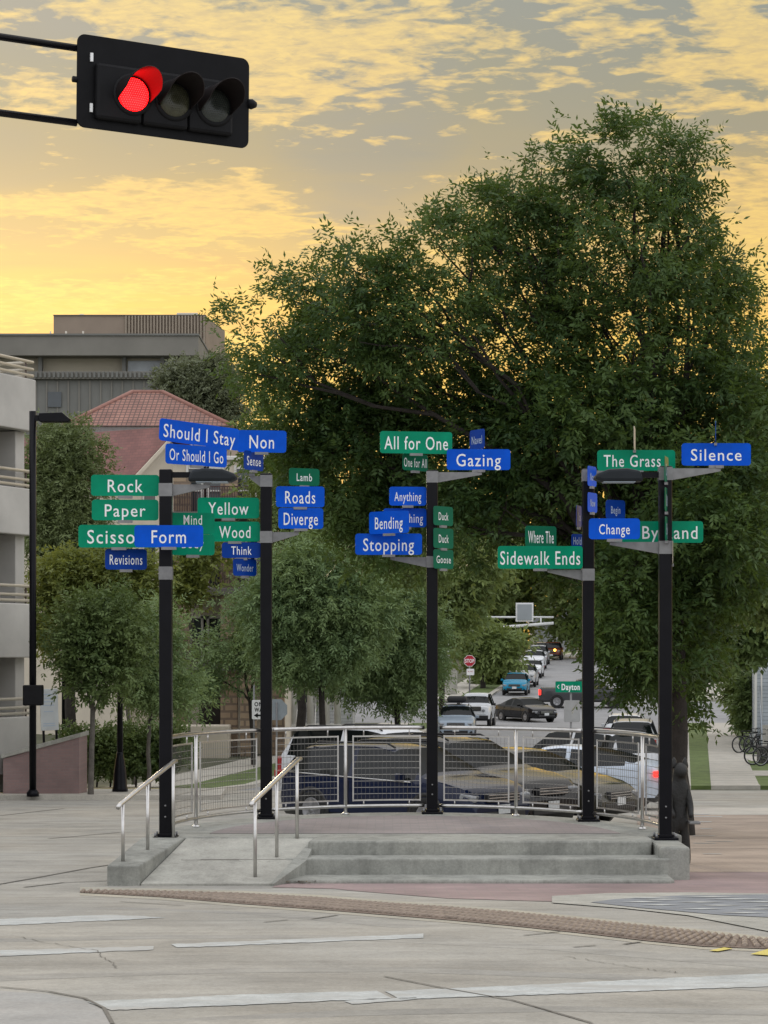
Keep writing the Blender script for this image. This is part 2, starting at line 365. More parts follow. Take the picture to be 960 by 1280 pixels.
# ------------------------------------------------------------------ materials
m_black = mat('black_paint', (.006, .006, .008), .28, 0, .2, 5, spec=.13)
m_blackmatte = mat('black_matte', (.008, .008, .009), .5, 0, .2, 9, spec=.15)
m_alu = mat('dull_aluminium', (.22, .22, .22), .5, .5, .15, 12)
m_steel = mat('brushed_steel', (.58, .57, .55), .30, 1., .12, 14)
m_wire = mat('steel_wire', (.20, .195, .185), .45, .8, .1, 20)
m_wirel = mat('steel_wire_bright', (.42, .41, .39), .38, .9, .1, 20)
m_blue = mat('sign_blue', (.0006, .082, .56), .35, 0, .22, 2.2, spec=.10)
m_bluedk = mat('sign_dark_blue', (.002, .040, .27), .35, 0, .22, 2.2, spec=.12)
m_green = mat('sign_green', (.0006, .235, .125), .35, 0, .22, 2.2, spec=.10)
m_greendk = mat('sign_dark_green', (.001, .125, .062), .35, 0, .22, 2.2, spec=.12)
m_white = mat('sign_white', (.82, .83, .82), .4, 0, .03, 4)
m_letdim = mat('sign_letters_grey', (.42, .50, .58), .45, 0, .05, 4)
m_red = mat('sign_red', (.42, .012, .03), .35, 0, .06, 3)
m_tan = mat('sign_back_tan', (.45, .40, .30), .6, 0, .1, 4)
m_conc = concrete('concrete_pale', (.43, .425, .375), (.38, .37, .325), 0, scale=.8, stain=.16)
m_conc2 = concrete('concrete_step', (.30, .305, .275), (.345, .345, .305), 0, scale=1.0, stain=.24)
m_road = concrete('road_concrete', (.375, .367, .332), (.40, .372, .315), .15, scale=.25, stain=.13)
m_asph = concrete('asphalt_grey', (.30, .30, .30), (.26, .26, .26), .05, scale=.2)
m_patch = concrete('concrete_patch', (.34, .34, .325), (.38, .36, .33), .05, scale=.5)
m_walk = concrete('sidewalk_concrete', (.47, .44, .38), (.43, .41, .36), 0, scale=.5)
m_line = concrete('road_paint', (.54, .56, .54), (.50, .52, .50), .06, scale=1.2, worn=(.39, .385, .355), stain=.12)
m_gut = concrete('gutter_concrete', (.42, .385, .30), (.37, .35, .29), .05, scale=.7)
m_rust = mat('rust_iron', (.19, .14, .11), .8, .1, .3, 7, .2, coords='World')
m_paver = brickmat('paver_mauve', (.265, .225, .215), (.22, .195, .19), (.20, .185, .175), .20, .10, .006, .85, 'XY', 'World', .3)
m_paverred = brickmat('paver_red', (.30, .215, .205), (.25, .185, .18), (.24, .20, .18), .20, .10, .006, .85, 'XY', 'World', .3)
m_paint = brickmat('paver_tan', (.36, .285, .225), (.31, .25, .20), (.27, .22, .18), .30, .15, .006, .85, 'XY', 'World', .2)
m_yellow = mat('yellow_paint', (.60, .50, .12), .7, 0, .15, 6, coords='World')
m_grass = mat('grass_green', (.095, .135, .035), .9, 0, .35, 2.5, .8, 30, coords='World')
m_dirt = mat('earth', (.07, .075, .04), .95, 0, .3, .5, .4, coords='World')
m_joint = mat('joint_dark', (.15, .14, .12), .95, 0, .2, 5, coords='World')

# ------------------------------------------------------------------ ground, roads, kerbs
mb = MB(); xs = [-900, -200, -60, -20, 0, 20, 60, 200, 900]; ys = [k[0] for k in KN]
vs = [(x, y, g(y)) for y in ys for x in xs]; nx = len(xs)
mb.add(vs, [(j*nx+i, j*nx+i+1, (j+1)*nx+i+1, (j+1)*nx+i) for j in range(len(ys)-1) for i in range(nx-1)])
tag(mb.build('ground', m_dirt), kind='structure')
def Ln(y): return 9.6*(160/165)+.133*(y-160)
KL = lambda y: Ln(y)-1.5
KR = lambda y: Ln(y)+11.8
drape([(-90, -40), (90, -40), (90, 68), (-90, 68)], .004, 'intersection_road', m_road)
drape([(KL(66), 68), (KR(66), 68), (KR(420), 420), (KL(420), 420)], .004, 'road', m_asph)
drape([(-160, 130), (KL(130), 130), (KL(152), 152), (-160, 152)], .004, 'cross_street_road', m_asph)
drape([(KR(130), 130), (190, 130), (190, 152), (KR(152), 152)], .004, 'cross_street_road', m_asph)
# blocks of pavement and grass beside the street, each with a kerb
def block(pts, name, mtl, dzv): return drape(pts, dzv, name, mtl, skirt=.14)
rc = lambda y: 11.0+.14*(y-71)
for y0, y1 in ((69, 129), (153, 330)):
    block([(KR(y0), y0), (KR(y0)+.35, y0), (KR(y1)+.35, y1), (KR(y1), y1)], 'kerb', m_walk, .125)
    block([(KR(y0)+.35, y0), (rc(y0)-.75, y0), (rc(y1)-.75, y1), (KR(y1)+.35, y1)], 'verge_ground', m_grass, .12)
    block([(rc(y0)-.75, y0), (rc(y0)+.75, y0), (rc(y1)+.75, y1), (rc(y1)-.75, y1)], 'sidewalk', m_walk, .128)
    block([(rc(y0)+.75, y0), (rc(y0)+40, y0), (rc(y1)+40, y1), (rc(y1)+.75, y1)], 'lot_ground', m_grass, .12)
for k in range(48):
    y = 70+k*1.5 if k < 40 else 153+(k-40)*6
    if y > 129 and k < 40: continue
    drape([(rc(y)-.75, y), (rc(y)+.75, y), (rc(y)+.75, y+.06), (rc(y)-.75, y+.06)], .132, 'sidewalk_joint', m_joint)
drape([(rc(76)+.75, 76), (rc(76)+9, 76), (rc(79)+9, 79.5), (rc(79)+.75, 79.5)], .132, 'path', m_walk)
drape([(rc(88)+.75, 87), (rc(88)+9, 87), (rc(90)+9, 93), (rc(90)+.75, 93)], .132, 'path', m_walk)
for y0, y1 in ((66, 129), (153, 330)):
    block([(KL(y0)-.35, y0), (KL(y0), y0), (KL(y1), y1), (KL(y1)-.35, y1)], 'kerb', m_walk, .125)
    block([(KL(y0)-2.0, y0), (KL(y0)-.35, y0), (KL(y1)-.35, y1), (KL(y1)-2.0, y1)], 'verge_ground', m_grass, .12)
    block([(KL(y0)-3.8, y0), (KL(y0)-2.0, y0), (KL(y1)-2.0, y1), (KL(y1)-3.8, y1)], 'sidewalk', m_walk, .128)
    block([(KL(y0)-60, y0), (KL(y0)-3.8, y0), (KL(y1)-3.8, y1), (KL(y1)-60, y1)], 'lot_ground', m_dirt, .12)
drape([(-22, 58.2), (-4.2, 58.2), (-4.6, 65.9), (-22, 65.9)], .128, 'sidewalk', m_walk, skirt=.14)
drape([(-16, 65.1), (-6.0, 65.1), (-6.0, 65.45), (-16, 65.45)], .134, 'kerb_paint', m_yellow)
# right-hand apron: tan paving, pale slabs, light slots
drape([(3.32, 24.9), (3.7, 33), (5.3, 47.4), (26, 47.4), (26, 24.9)], .010, 'tan_paving', m_paint)
drape([(5.3, 47.4), (26, 47.4), (26, 51.5), (5.6, 51.5)], .012, 'pavement_slab', m_walk)
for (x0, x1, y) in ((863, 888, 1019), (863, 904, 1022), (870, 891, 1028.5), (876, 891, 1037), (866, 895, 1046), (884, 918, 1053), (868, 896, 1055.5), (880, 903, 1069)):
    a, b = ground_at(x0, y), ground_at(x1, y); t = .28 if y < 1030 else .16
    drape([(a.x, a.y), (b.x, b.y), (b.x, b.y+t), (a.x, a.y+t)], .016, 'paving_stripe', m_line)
for y in (1024.5, 1032, 1041, 1049, 1062):
    a = ground_at(858, y); drape([(a.x, a.y), (20, a.y), (20, a.y+.05), (a.x, a.y+.05)], .0145, 'paving_joint', m_joint)
# mauve paver apron in front of the steps, gutter ribbon round it
drape([G2(372, 1094), G2(1010, 1070), G2(1010, 1128), G2(850, 1121), G2(690, 1128), G2(560, 1124), G2(420, 1112), G2(340, 1110)], .008, 'red_paving', m_paverred)
drape([G2(690, 1121.5), G2(760, 1118), G2(860, 1117), G2(1000, 1119), G2(1000, 1178), G2(960, 1166), G2(860, 1146), G2(780, 1137), G2(690, 1130)], .012, 'ramp_slab', m_conc)
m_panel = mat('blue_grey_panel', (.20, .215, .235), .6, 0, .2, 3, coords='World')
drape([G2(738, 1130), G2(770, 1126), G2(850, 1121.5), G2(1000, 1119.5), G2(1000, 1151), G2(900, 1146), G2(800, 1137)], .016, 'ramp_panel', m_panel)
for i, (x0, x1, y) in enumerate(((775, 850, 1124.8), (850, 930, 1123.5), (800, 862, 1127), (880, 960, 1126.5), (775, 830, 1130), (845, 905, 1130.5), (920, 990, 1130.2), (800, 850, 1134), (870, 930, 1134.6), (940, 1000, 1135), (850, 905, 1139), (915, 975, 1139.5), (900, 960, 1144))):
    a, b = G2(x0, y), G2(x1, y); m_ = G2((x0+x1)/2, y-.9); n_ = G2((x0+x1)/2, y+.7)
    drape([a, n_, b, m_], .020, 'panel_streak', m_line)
# ribbed iron strip set in a concrete ribbon along the gutter
gu = [(100, 1114.5), (200, 1116.5), (300, 1119), (400, 1124.5), (480, 1131), (560, 1136.5), (640, 1143), (720, 1151), (800, 1159.5), (880, 1168), (960, 1177.5), (1020, 1186)]
gl = [(100, 1117), (200, 1122.5), (300, 1131), (400, 1138.5), (480, 1145), (560, 1151.5), (640, 1159), (720, 1167.5), (800, 1177), (880, 1185), (960, 1188), (1020, 1200)]
gup = [G2(*p) for p in gu]; glp = [G2(*p) for p in gl]
def ribbon_poly(off_u, off_l):
    return [G2(x, y-off_u) for x, y in gu]+[G2(x, y+off_l) for x, y in reversed(gl)]
drape(ribbon_poly(5, 3), .006, 'gutter', m_gut)
tr = thing('tactile_strip', 'long curved rust brown ribbed iron strip set in the gutter before the steps', 'tactile strip', ground_at(520, 1145))
o = drape(gup+glp[::-1], .011, 'strip_plate', m_rust, kind=None)
o.parent = tr; o.location = -tr.location
mb = MB(); NB = 118
def lerp_path(P, t):
    d = [0]
    for i in range(1, len(P)): d.append(d[-1]+math.dist(P[i], P[i-1]))
    s = t*d[-1]; return np.array([np.interp(s, d, [p[0] for p in P]), np.interp(s, d, [p[1] for p in P])])
for i in range(NB):
    t = (i+.5)/NB; a, b = lerp_path(gup, t), lerp_path(glp, t); a, b = a+(b-a)*.06, b-(b-a)*.06
    n = 4
    for k in range(n):
        p, q = a+(b-a)*(k+.1)/n, a+(b-a)*(k+.9)/n
        mb.tube([(p[0], p[1], g(p[1])+.013), (q[0], q[1], g(q[1])+.013)], .021, 6)
mb.build('ribs', mat('worn_iron', (.27, .215, .17), .65, .2, .25, 9, coords='World'), tr)
# painted lines
def rough_edge(pts, j=.45):
    out = []
    for i, p in enumerate(pts):
        q = pts[(i+1) % len(pts)]; n = max(1, int(math.dist(p, q)/9))
        for k in range(n): out.append((p[0]+(q[0]-p[0])*k/n+rnd.uniform(-j, j)*2, p[1]+(q[1]-p[1])*k/n+rnd.uniform(-j, j)))
    return out
def line(pts, name='road_marking'):
    pts = rough_edge(pts); drape([G2(*p) for p in pts], .0075, name, m_line)
line([(-40, 1160), (-40, 1151.5), (140, 1144.5), (208, 1148), (150, 1151), (40, 1156)])
line([(-60, 1199), (-60, 1191.5), (192, 1184), (192, 1188.5)])
line([(214, 1181.5), (530, 1168.5), (530, 1173.5), (222, 1186)])
line([(108, 1254), (300, 1245), (470, 1240.5), (490, 1249), (330, 1257), (140, 1264.5)])
line([(480, 1241), (700, 1231), (1010, 1216), (1010, 1233), (720, 1243.5), (500, 1251)])
line([(430, 1253), (520, 1248), (520, 1251), (440, 1257)])
for q in ([(886, 1190.5), (905, 1186.5), (916, 1188), (897, 1191.5)], [(938, 1195), (960, 1188.5), (985, 1190), (965, 1197)]):
    drape([G2(*p) for p in q], .012, 'yellow_marking', m_yellow)
for pts, wd in (([(0, 1235.5), (60, 1241), (105, 1249.5), (130, 1262), (141, 1282)], .022), ([(-40, 1113), (40, 1099), (110, 1086), (136, 1082)], .05),
                ([(480, 1222), (560, 1238), (640, 1252), (740, 1281)], .018), ([(30, 1110), (80, 1104), (135, 1102)], .05), ([(0, 1049), (60, 1049), (150, 1041)], .06),
                ([(0, 1020), (80, 1011), (210, 1008)], .07), ([(655, 1170.5), (700, 1166)], .03), ([(780, 1181.5), (800, 1179)], .05), ([(717, 1185.5), (745, 1183)], .03),
                ([(330, 1154), (360, 1151)], .03), ([(390, 1150), (422, 1145)], .035), ([(150, 1128), (230, 1133)], .03)):
    strip([G2(*p) for p in pts], wd*.8, .0095, 'pavement_joint', m_joint)
m_tyre_mark = concrete('concrete_tyre_mark', (.325, .315, .285), (.36, .345, .305), .2, scale=.8)
for pts, wd in (([(-40, 1226), (120, 1219), (300, 1214), (500, 1213), (760, 1222), (1010, 1240)], .30), ([(-40, 1177), (200, 1172), (420, 1172), (700, 1186), (1010, 1212)], .34), ([(-40, 1138), (160, 1136), (330, 1143), (520, 1160)], .28), ([(180, 1281), (420, 1268), (700, 1262), (1010, 1268)], .24)):
    strip([G2(*p) for p in pts], wd, .0048, 'tyre_marks_road', m_tyre_mark)
def crack(pts, n=14, j=1.6):
    out = []
    for (x0, y0), (x1, y1) in zip(pts, pts[1:]):
        for k in range(n): out.append((x0+(x1-x0)*k/n+rnd.uniform(-j, j)*2, y0+(y1-y0)*k/n+rnd.uniform(-j, j)*.6))
    return out
for pts in ([(20, 1172), (120, 1190), (150, 1214)], [(700, 1196), (800, 1212), (860, 1218)]):
    strip([G2(*p) for p in crack(pts)], .006, .0088, 'crack_road', m_joint)
drape([G2(-60, 1236), G2(60, 1244), G2(104, 1252), G2(128, 1264), G2(138, 1283), G2(-60, 1290)], .006, 'patch_ground', m_patch)

# ------------------------------------------------------------------ raised platform
ECX, ERX, ECY, ERY, DZ = .34, 2.69, 24.4, 3.5, .45
def ell(a, k=0., ): return (ECX+(ERX+k)*math.cos(a), ECY+(ERY+k)*math.sin(a))
def ell_px(px):
    best = None
    for i in range(2001):
        a = math.pi*i/2000; x, y = ell(a); e = abs(CX+x*F/y-px)
        if best is None or e < best[0]: best = (e, a)
    return best[1]
pf = thing('raised_platform', 'low curved concrete platform with steps and ramp below the sign posts', 'platform', (ECX, ECY, 0))
arc = [ell(math.pi*i/48, .22) for i in range(49)]
deck_poly = [(2.86, 24.15), (2.86, 24.6)]+[p for p in arc if p[1] > 24.62]+[(-2.6, 24.3), (-.74, 24.3), (-.80, 23.86), (2.70, 23.86), (2.82, 23.93)]
MB().prism(deck_poly, -1.2, DZ).build('deck', m_conc2, pf, bevel=.02)
inl = [ell(math.pi*i/48, -.42) for i in range(49)]; inl = [p for p in inl if p[1] > 24.75]
MB().prism(inl, DZ-.05, DZ+.006).build('paver_inlay', m_paver, pf)
for (x0, x1, y0, z) in ((-.98, 3.0, 23.42, .305), (-1.02, 2.94, 22.86, .140)):
    MB().prism([(x0, 23.855), (x0-.05, y0+.03), (x0, y0), (x1-.05, y0), (x1, y0+.06), (x1, 23.855)], -.4, z).build('step', m_conc2, pf, bevel=.018)
MB().box2((2.86, 23.45, -.5), (3.17, 24.58, DZ-.03)).build('pedestal', m_conc2, pf, bevel=.025)
# ramp, kerb wall, cheek
def zr(y): return np.interp(y, [22.55, 24.35], [.135, DZ])
rt = [(-2.42, 22.55), (-1.13, 22.55), (-.76, 24.3), (-2.12, 24.3)]
mb = MB(); mb.hull([(x, y, -.5) for x, y in rt], [(x, y, zr(y)) for x, y in rt]); mb.build('ramp', m_conc, pf)
k0 = [(-2.76, 22.55), (-2.424, 22.55), (-2.124, 24.3), (-2.60, 24.3)]
mb = MB(); mb.hull([(x, y, -.5) for x, y in k0], [(-2.76, 22.55, .315), (-2.44, 22.55, .315), (-2.14, 24.3, DZ+.004), (-2.60, 24.3, DZ+.004)]); mb.build('kerb_wall', m_conc2, pf, bevel=.015)
ck = [(-1.126, 22.5), (-1.09, 22.5), (-.80, 23.4), (-.72, 24.298), (-.756, 24.298)]
mb = MB(); mb.hull([(x, y, -.5) for x, y in ck], [(x, y, zr(y)+.006) for x, y in ck]); mb.build('cheek_wall', m_conc2, pf)
mb = MB()
for (a, b) in (((-1.9, 23.45), (-1.0, 23.45)), ((-2.1, 23.43), (-1.5, 23.44))):
    mb.box(((a[0]+b[0])/2, a[1], zr(a[1])+.0), (b[0]-a[0], .012, .004))
mb.build('joint', m_joint, pf)
# low dirt and leaves caught at the foot of the steps
mb = MB()
for i in range(60):
    x, y = rnd.gauss(-.86, .12), rnd.gauss(22.86, .07); z = g(y)+.012+rnd.random()*.02; s = rnd.uniform(.012, .03); a = rnd.random()*6.3
    mb.add([(x-s*math.cos(a), y-s*math.sin(a), z), (x+s*.4*math.sin(a), y-s*.4*math.cos(a), z+.006), (x+s*math.cos(a), y+s*math.sin(a), z+.012), (x-s*.4*math.sin(a), y+s*.4*math.cos(a), z+.004)], [(0, 1, 2, 3)])
tag(mb.build('fallen_leaves', mat('dead_leaf', (.12, .09, .05), .9, 0, .3, 30, coords='World')), kind='stuff')

# ------------------------------------------------------------------ railing and handrails
rg = thing('guard_railing', 'curved stainless railing with wire mesh panels round the back of the platform', 'railing', (ECX, ECY, DZ))
POLE_PX = [207, 333, 540, 735, 832]
PA = [math.pi, ell_px(333), ell_px(540), ell_px(735), 0.0]
POST_PX = [245, 432, 645, 803]; QA = [ell_px(p) for p in POST_PX]
def arc_pts(a0, a1, z, n=14): return [(*ell(a0+(a1-a0)*i/n), z) for i in range(n+1)]
for i in range(4):
    a0, a1 = PA[i], PA[i+1]; s = .035 if i else .02; e = .035 if i < 3 else .02
    mb = MB(); mb.tube(arc_pts(a0-s, a1+e, DZ+1.06, 22), .024, 10); mb.build('top_rail', m_steel, rg)
    mb = MB(); mb.tube(arc_pts(a0-s, a1+e, DZ+.10, 22), .02, 10); mb.build('bottom_rail', m_steel, rg)
    q = QA[i]; x, y = ell(q)
    mb = MB(); mb.tube([(x, y, DZ), (x, y, DZ+1.055)], .021, 10); mb.lathe([(.05, DZ), (.05, DZ+.012), (.024, DZ+.03)], (x, y, 0), 12)
    mb.build('post', m_steel, rg)
    for b0, b1 in ((a0, q), (q, a1)):
        m0 = .055 if b0 in PA else .036; m1 = .055 if b1 in PA else .036
        c0, c1 = b0-m0, b1+m1
        if c0-c1 < .06: continue
        z0, z1 = DZ+.17, DZ+.955
        mb = MB()
        for z in (z0, z1): mb.tube(arc_pts(c0, c1, z), .0125, 4)
        for a in (c0, c1): mb.tube([(*ell(a), z0-.012), (*ell(a), z1+.012)], .0125, 4)
        L = math.dist(ell(c0), ell(c1))
        for f in ((.16, .84) if L > .45 else (.5,)):
            a = c0+(c1-c0)*f
            mb.tube([(*ell(a), DZ+.10), (*ell(a), z0)], .009, 6); mb.tube([(*ell(a), z1), (*ell(a), DZ+1.06)], .009, 6)
        fr = mb.build('mesh_frame', m_steel, rg)
        mw = MB()
        nh = 10
        for k in range(1, nh): mw.tube(arc_pts(c0, c1, z0+(z1-z0)*k/nh, 10), .0036, 5, m=0, cap=False)
        nv = max(2, int(L/.052))
        for k in range(1, nv):
            a = c0+(c1-c0)*k/nv; x2, y2 = ell(a, -.004); mw.tube([(x2, y2, z0), (x2, y2, z1)], .0021, 4, m=1, cap=False)
        mw.build('wire_mesh', [m_wirel, m_wire], fr)
def handrail(label, rail, posts):
    hr = thing('handrail', label, 'handrail', posts[0][0], 'handrails beside the ramp')
    a, b = Vector(rail[0]), Vector(rail[1])
    mb = MB(); d = (b-a).normalized(); mb.tube([a-d*.06-Vector((0, 0, .012)), a, a+(b-a)*.5, b, b+Vector((.02, .08, .0))], .024, 10); mb.build('rail', m_steel, hr)
    for p, q in posts:
        mb = MB(); mb.tube([p, q], .019, 10); mb.build('post', m_steel, hr)
def rl(a, b, x):
    t = (x-a[0])/(b[0]-a[0]); return tuple(a[i]+(b[i]-a[i])*t for i in range(3))
A1, B1 = at(150, 1006, 22.72), at(217, 952, 24.28)
ps = []
for px, py, Y in ((157, 1080, 22.8), (187, 1065, 23.5), (217, 1051, 24.27)):
    p = at(px, py, Y); t = (Y-A1.y)/(B1.y-A1.y); q = A1.lerp(B1, max(t, 0)); ps.append(((q.x, q.y, p.z-.02), tuple(q)))
handrail('short sloping steel handrail on the kerb wall next to the Rock and Paper post', (A1, B1), ps)
A2, B2 = at(316, 1003, 22.72), at(373, 949, 24.35)
ps = []
for px, py, Y in ((321, 1106, 22.8), (346, 1075, 23.55), (369, 1050, 24.3)):
    t = (Y-A2.y)/(B2.y-A2.y); q = A2.lerp(B2, max(t, 0)); ps.append(((q.x, q.y, zr(Y)-.01), tuple(q)))
handrail('sloping steel handrail between the ramp and the concrete steps', (A2, B2), ps)

# ------------------------------------------------------------------ sign posts
def sign_post(label, ang, topz, basez, arms, lamp=None):
    x, y = ell(ang)
    p = thing('sign_post', label, 'sign post', (x, y, basez), 'black sign posts on the platform')
    MB().box2((x-.068, y-.068, basez), (x+.068, y+.068, topz)).build('shaft', m_black, p, bevel=.012)
    mb = MB(); mb.box2((x-.13, y-.13, basez), (x+.13, y+.13, basez+.028)); mb.box2((x-.085, y-.085, basez+.028), (x+.085, y+.085, basez+.06)); mb.build('base_plate', m_black, p, bevel=.006)
    mb = MB()
    for sx in (-1, 1):
        for sy in (-1, 1): mb.tube([(x+sx*.105, y+sy*.105, basez+.028), (x+sx*.105, y+sy*.105, basez+.07)], .014, 6)
    for z in (.24, .36): mb.tube([(x, y-.064, basez+z), (x, y-.078, basez+z)], .011, 8)
    mb.build('anchor_bolts', m_alu, p)
    s = F/y
    for side, py, ln in arms:
        z = EZ-(py-HY)/s; L = ln/s
        mb = MB(); mb.box2((x-.072, y-.072, z-.075), (x+.072, y+.072, z+.065))
        pts = [(x+side*.0725, z-.07), (x+side*.0725, z+.055), (x+side*(.06+L), z+.055), (x+side*(.06+L), z+.025)]
        if ln: mb.prism(pts, y-.022, y+.022, 'XZ')
        if ln: mb.box((x+side*(.04+L), y, z+.071), (.07, .07, .03))
        mb.build('bracket_arm', m_alu, p)
    if lamp:
        side, py = lamp; z = EZ-(py-HY)/s
        mb = MB(); mb.box((x+side*.17, y, z+.02), (.22, .05, .06)); mb.build('lamp_arm', m_black, p)
        pr = [(.24, -.055), (.28, .06), (.42, .085), (.62, .075), (.74, .03), (.78, -.02), (.70, -.055)]
        mb = MB(); mb.prism([(x+side*a, z+b) for a, b in pr], y-.14, y+.14, 'XZ'); h = mb.build('lamp_housing', mat('lamp_grey', (.02, .024, .028), .5, spec=.15), p, bevel=.03)
        mb = MB(); mb.box((x+side*.5, y, z-.058), (.34, .2, .012)); mb.build('lens', m_letdim, h)
    return p
TZ = lambda py, ang: EZ-(py-HY)*ell(ang)[1]/F
sign_post('black square post carrying the Rock and Paper signs', PA[0], TZ(587, PA[0]), .43, [(-1, 716, 0), (1, 612, 48)], (1, 596))
sign_post('black square post carrying the Yellow and Wood signs', PA[1], TZ(592, PA[1]), DZ, [(1, 671, 34), (-1, 601, 14)])
sign_post('black square post carrying the All for One and Stopping signs', PA[2], TZ(588, PA[2]), DZ, [(1, 596, 56), (-1, 702, 46)])
sign_post('black square post carrying the Sidewalk Ends sign', PA[3], TZ(586, PA[3]), DZ, [(-1, 718, 44), (1, 594, 22)])
sign_post('black square post carrying the Silence and By Land signs', PA[4], TZ(583, PA[4]), .42, [(1, 592, 62), (-1, 684, 62)], (-1, 596))

def sign(text, x0, y0, x1, y1, Y, m, label, yaw=0., roll=0., tw=.62, th=.62, dim=False, name='street_sign', group='street name signs on the five posts', bold=.004, up=0.):
    c = at((x0+x1)/2, (y0+y1)/2, Y); s = F/Y; wd = (x1-x0)/s/math.cos(R(yaw)); h = (y1-y0)/s
    o = thing(name, label, 'street sign', c, group); o.rotation_euler = (0, R(roll), R(yaw))
    mb = MB(); mb.prism(rrect(wd, h, min(.035, h*.2)), -.003, .003, 'XZ')
    mb.build('blade', m, o, loc=(0, 0, 0))
    if text:
        lettering(text, h*th, wd*tw, m_letdim if dim else m_white, o, (0, -.0055, -h*.01+h*up), bold=bold)
    mb = MB(); mb.box((0, 0, -h/2-.012), (min(.16, wd*.3), .03, .03)); mb.build('clip', m_alu, o, loc=(0, 0, 0))
    return o
B, D, Gn, Gd = m_blue, m_bluedk, m_green, m_greendk
Y1, Y2, Y3, Y4, Y5 = [ell(a)[1] for a in PA]
sign('Should I Stay', 203, 529.5, 296, 557, Y1+.45, B, 'blue sign reading Should I Stay above the lamp', 40, 3, .90, .62)
sign('Or Should I Go', 210, 557, 281, 582, Y1+.30, B, 'blue sign reading Or Should I Go under Should I Stay', 42, 0, .88, .60)
sign('Rock', 114, 593.5, 199, 620, Y1, Gn, 'green sign reading Rock above the Paper sign', 3, 0, .51)
sign('Paper', 115, 624.5, 198, 650.5, Y1, Gn, 'green sign reading Paper between the Rock and Scissors signs', 3, 0, .61)
sign('Scissors', 98, 656, 199.5, 684.5, Y1, Gn, 'green Scissors sign partly covered by the blue Form sign', 0, 0, .78)
sign('Form', 168, 656.5, 254, 684, Y1-.55, B, 'bright blue sign reading Form in front of its post', 0, 0, .50)
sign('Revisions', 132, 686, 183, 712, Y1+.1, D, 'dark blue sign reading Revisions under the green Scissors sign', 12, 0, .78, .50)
sign('Mind', 214, 641, 268, 668, Y1+.35, Gn, 'green sign reading Mind just above the Form sign', 8, 0, .42, .46, up=.19)
sign('Body', 214, 668.3, 268, 694, Y1+.35, Gn, 'green sign half hidden below the Form sign, only its letter bottoms showing', 8, 0, .50, .46, up=.08)
sign('Non', 296.5, 538, 358, 565.5, Y2-.3, B, 'bright blue sign reading Non at the end of Should I Stay', 0, 1, .50)
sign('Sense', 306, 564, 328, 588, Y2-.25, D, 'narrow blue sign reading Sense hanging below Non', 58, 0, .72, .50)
sign('Yellow', 247, 622, 324, 648, Y2, Gn, 'green sign reading Yellow above the Wood sign', 2, 0, .65)
sign('Wood', 262, 652, 325, 677, Y2, Gn, 'green sign reading Wood partly behind the Mind sign', 2, 0, .62)
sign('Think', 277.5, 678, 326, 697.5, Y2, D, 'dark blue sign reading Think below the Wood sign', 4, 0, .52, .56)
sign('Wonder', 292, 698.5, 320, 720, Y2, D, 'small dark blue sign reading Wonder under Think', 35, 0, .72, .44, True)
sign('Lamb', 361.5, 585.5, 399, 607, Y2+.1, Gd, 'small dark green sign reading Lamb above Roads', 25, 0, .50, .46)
sign('Roads', 345, 608, 405.5, 634, Y2-.05, B, 'blue sign reading Roads above the Diverge sign', 5, 0, .62)
sign('Diverge', 348, 635, 404, 661, Y2-.05, B, 'blue sign reading Diverge beneath the Roads sign', 5, 0, .76)
sign('All for One', 475, 539.5, 565.5, 567, Y3, Gn, 'green sign reading All for One on top of its post', 10, 0, .88)
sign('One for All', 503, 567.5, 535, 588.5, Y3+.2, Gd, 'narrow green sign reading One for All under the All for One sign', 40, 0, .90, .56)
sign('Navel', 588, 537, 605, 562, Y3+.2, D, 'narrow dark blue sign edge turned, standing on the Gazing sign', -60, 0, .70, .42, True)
sign('Gazing', 558.5, 561.5, 638, 587.5, Y3, B, 'blue sign reading Gazing on the bracket arm of its post', 0, 0, .70)
sign('Anything', 486.5, 608.5, 533, 632, Y3, B, 'blue sign reading Anything above Everything', 4, 0, .72, .50)
sign('Everything', 479, 635.5, 533, 659, Y3+.1, B, 'blue sign reading Everything half hidden behind Bending', 4, 0, .84, .50)
sign('Bending', 461.5, 639, 511, 667, Y3-.5, B, 'tilted blue sign reading Bending above Stopping', -34, 0, .70, .56)
sign('Stopping', 444, 667, 527.5, 693.5, Y3-.3, B, 'wide blue sign reading Stopping below the Bending sign', 0, 0, .76)
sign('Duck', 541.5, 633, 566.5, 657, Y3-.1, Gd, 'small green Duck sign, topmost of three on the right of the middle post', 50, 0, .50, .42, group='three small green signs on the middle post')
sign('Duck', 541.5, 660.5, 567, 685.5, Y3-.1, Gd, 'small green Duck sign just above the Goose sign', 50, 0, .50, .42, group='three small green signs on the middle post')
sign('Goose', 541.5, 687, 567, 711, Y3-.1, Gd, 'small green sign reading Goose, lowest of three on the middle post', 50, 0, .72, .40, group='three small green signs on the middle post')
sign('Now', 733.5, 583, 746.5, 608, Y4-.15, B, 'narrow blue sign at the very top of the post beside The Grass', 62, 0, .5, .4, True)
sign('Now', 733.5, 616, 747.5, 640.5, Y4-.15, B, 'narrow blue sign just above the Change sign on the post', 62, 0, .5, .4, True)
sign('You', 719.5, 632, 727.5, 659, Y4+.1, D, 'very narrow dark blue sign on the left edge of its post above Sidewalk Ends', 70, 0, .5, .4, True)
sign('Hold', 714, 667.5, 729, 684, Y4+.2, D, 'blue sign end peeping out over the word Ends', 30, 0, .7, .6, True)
sign('Where The', 656, 657.5, 696, 684, Y4, Gd, 'dark green sign reading Where The above Sidewalk Ends', 22, 0, .82, .60)
sign('Sidewalk Ends', 622, 682.5, 728.5, 711, Y4-.1, Gn, 'long green sign reading Sidewalk Ends', 2, 0, .94)
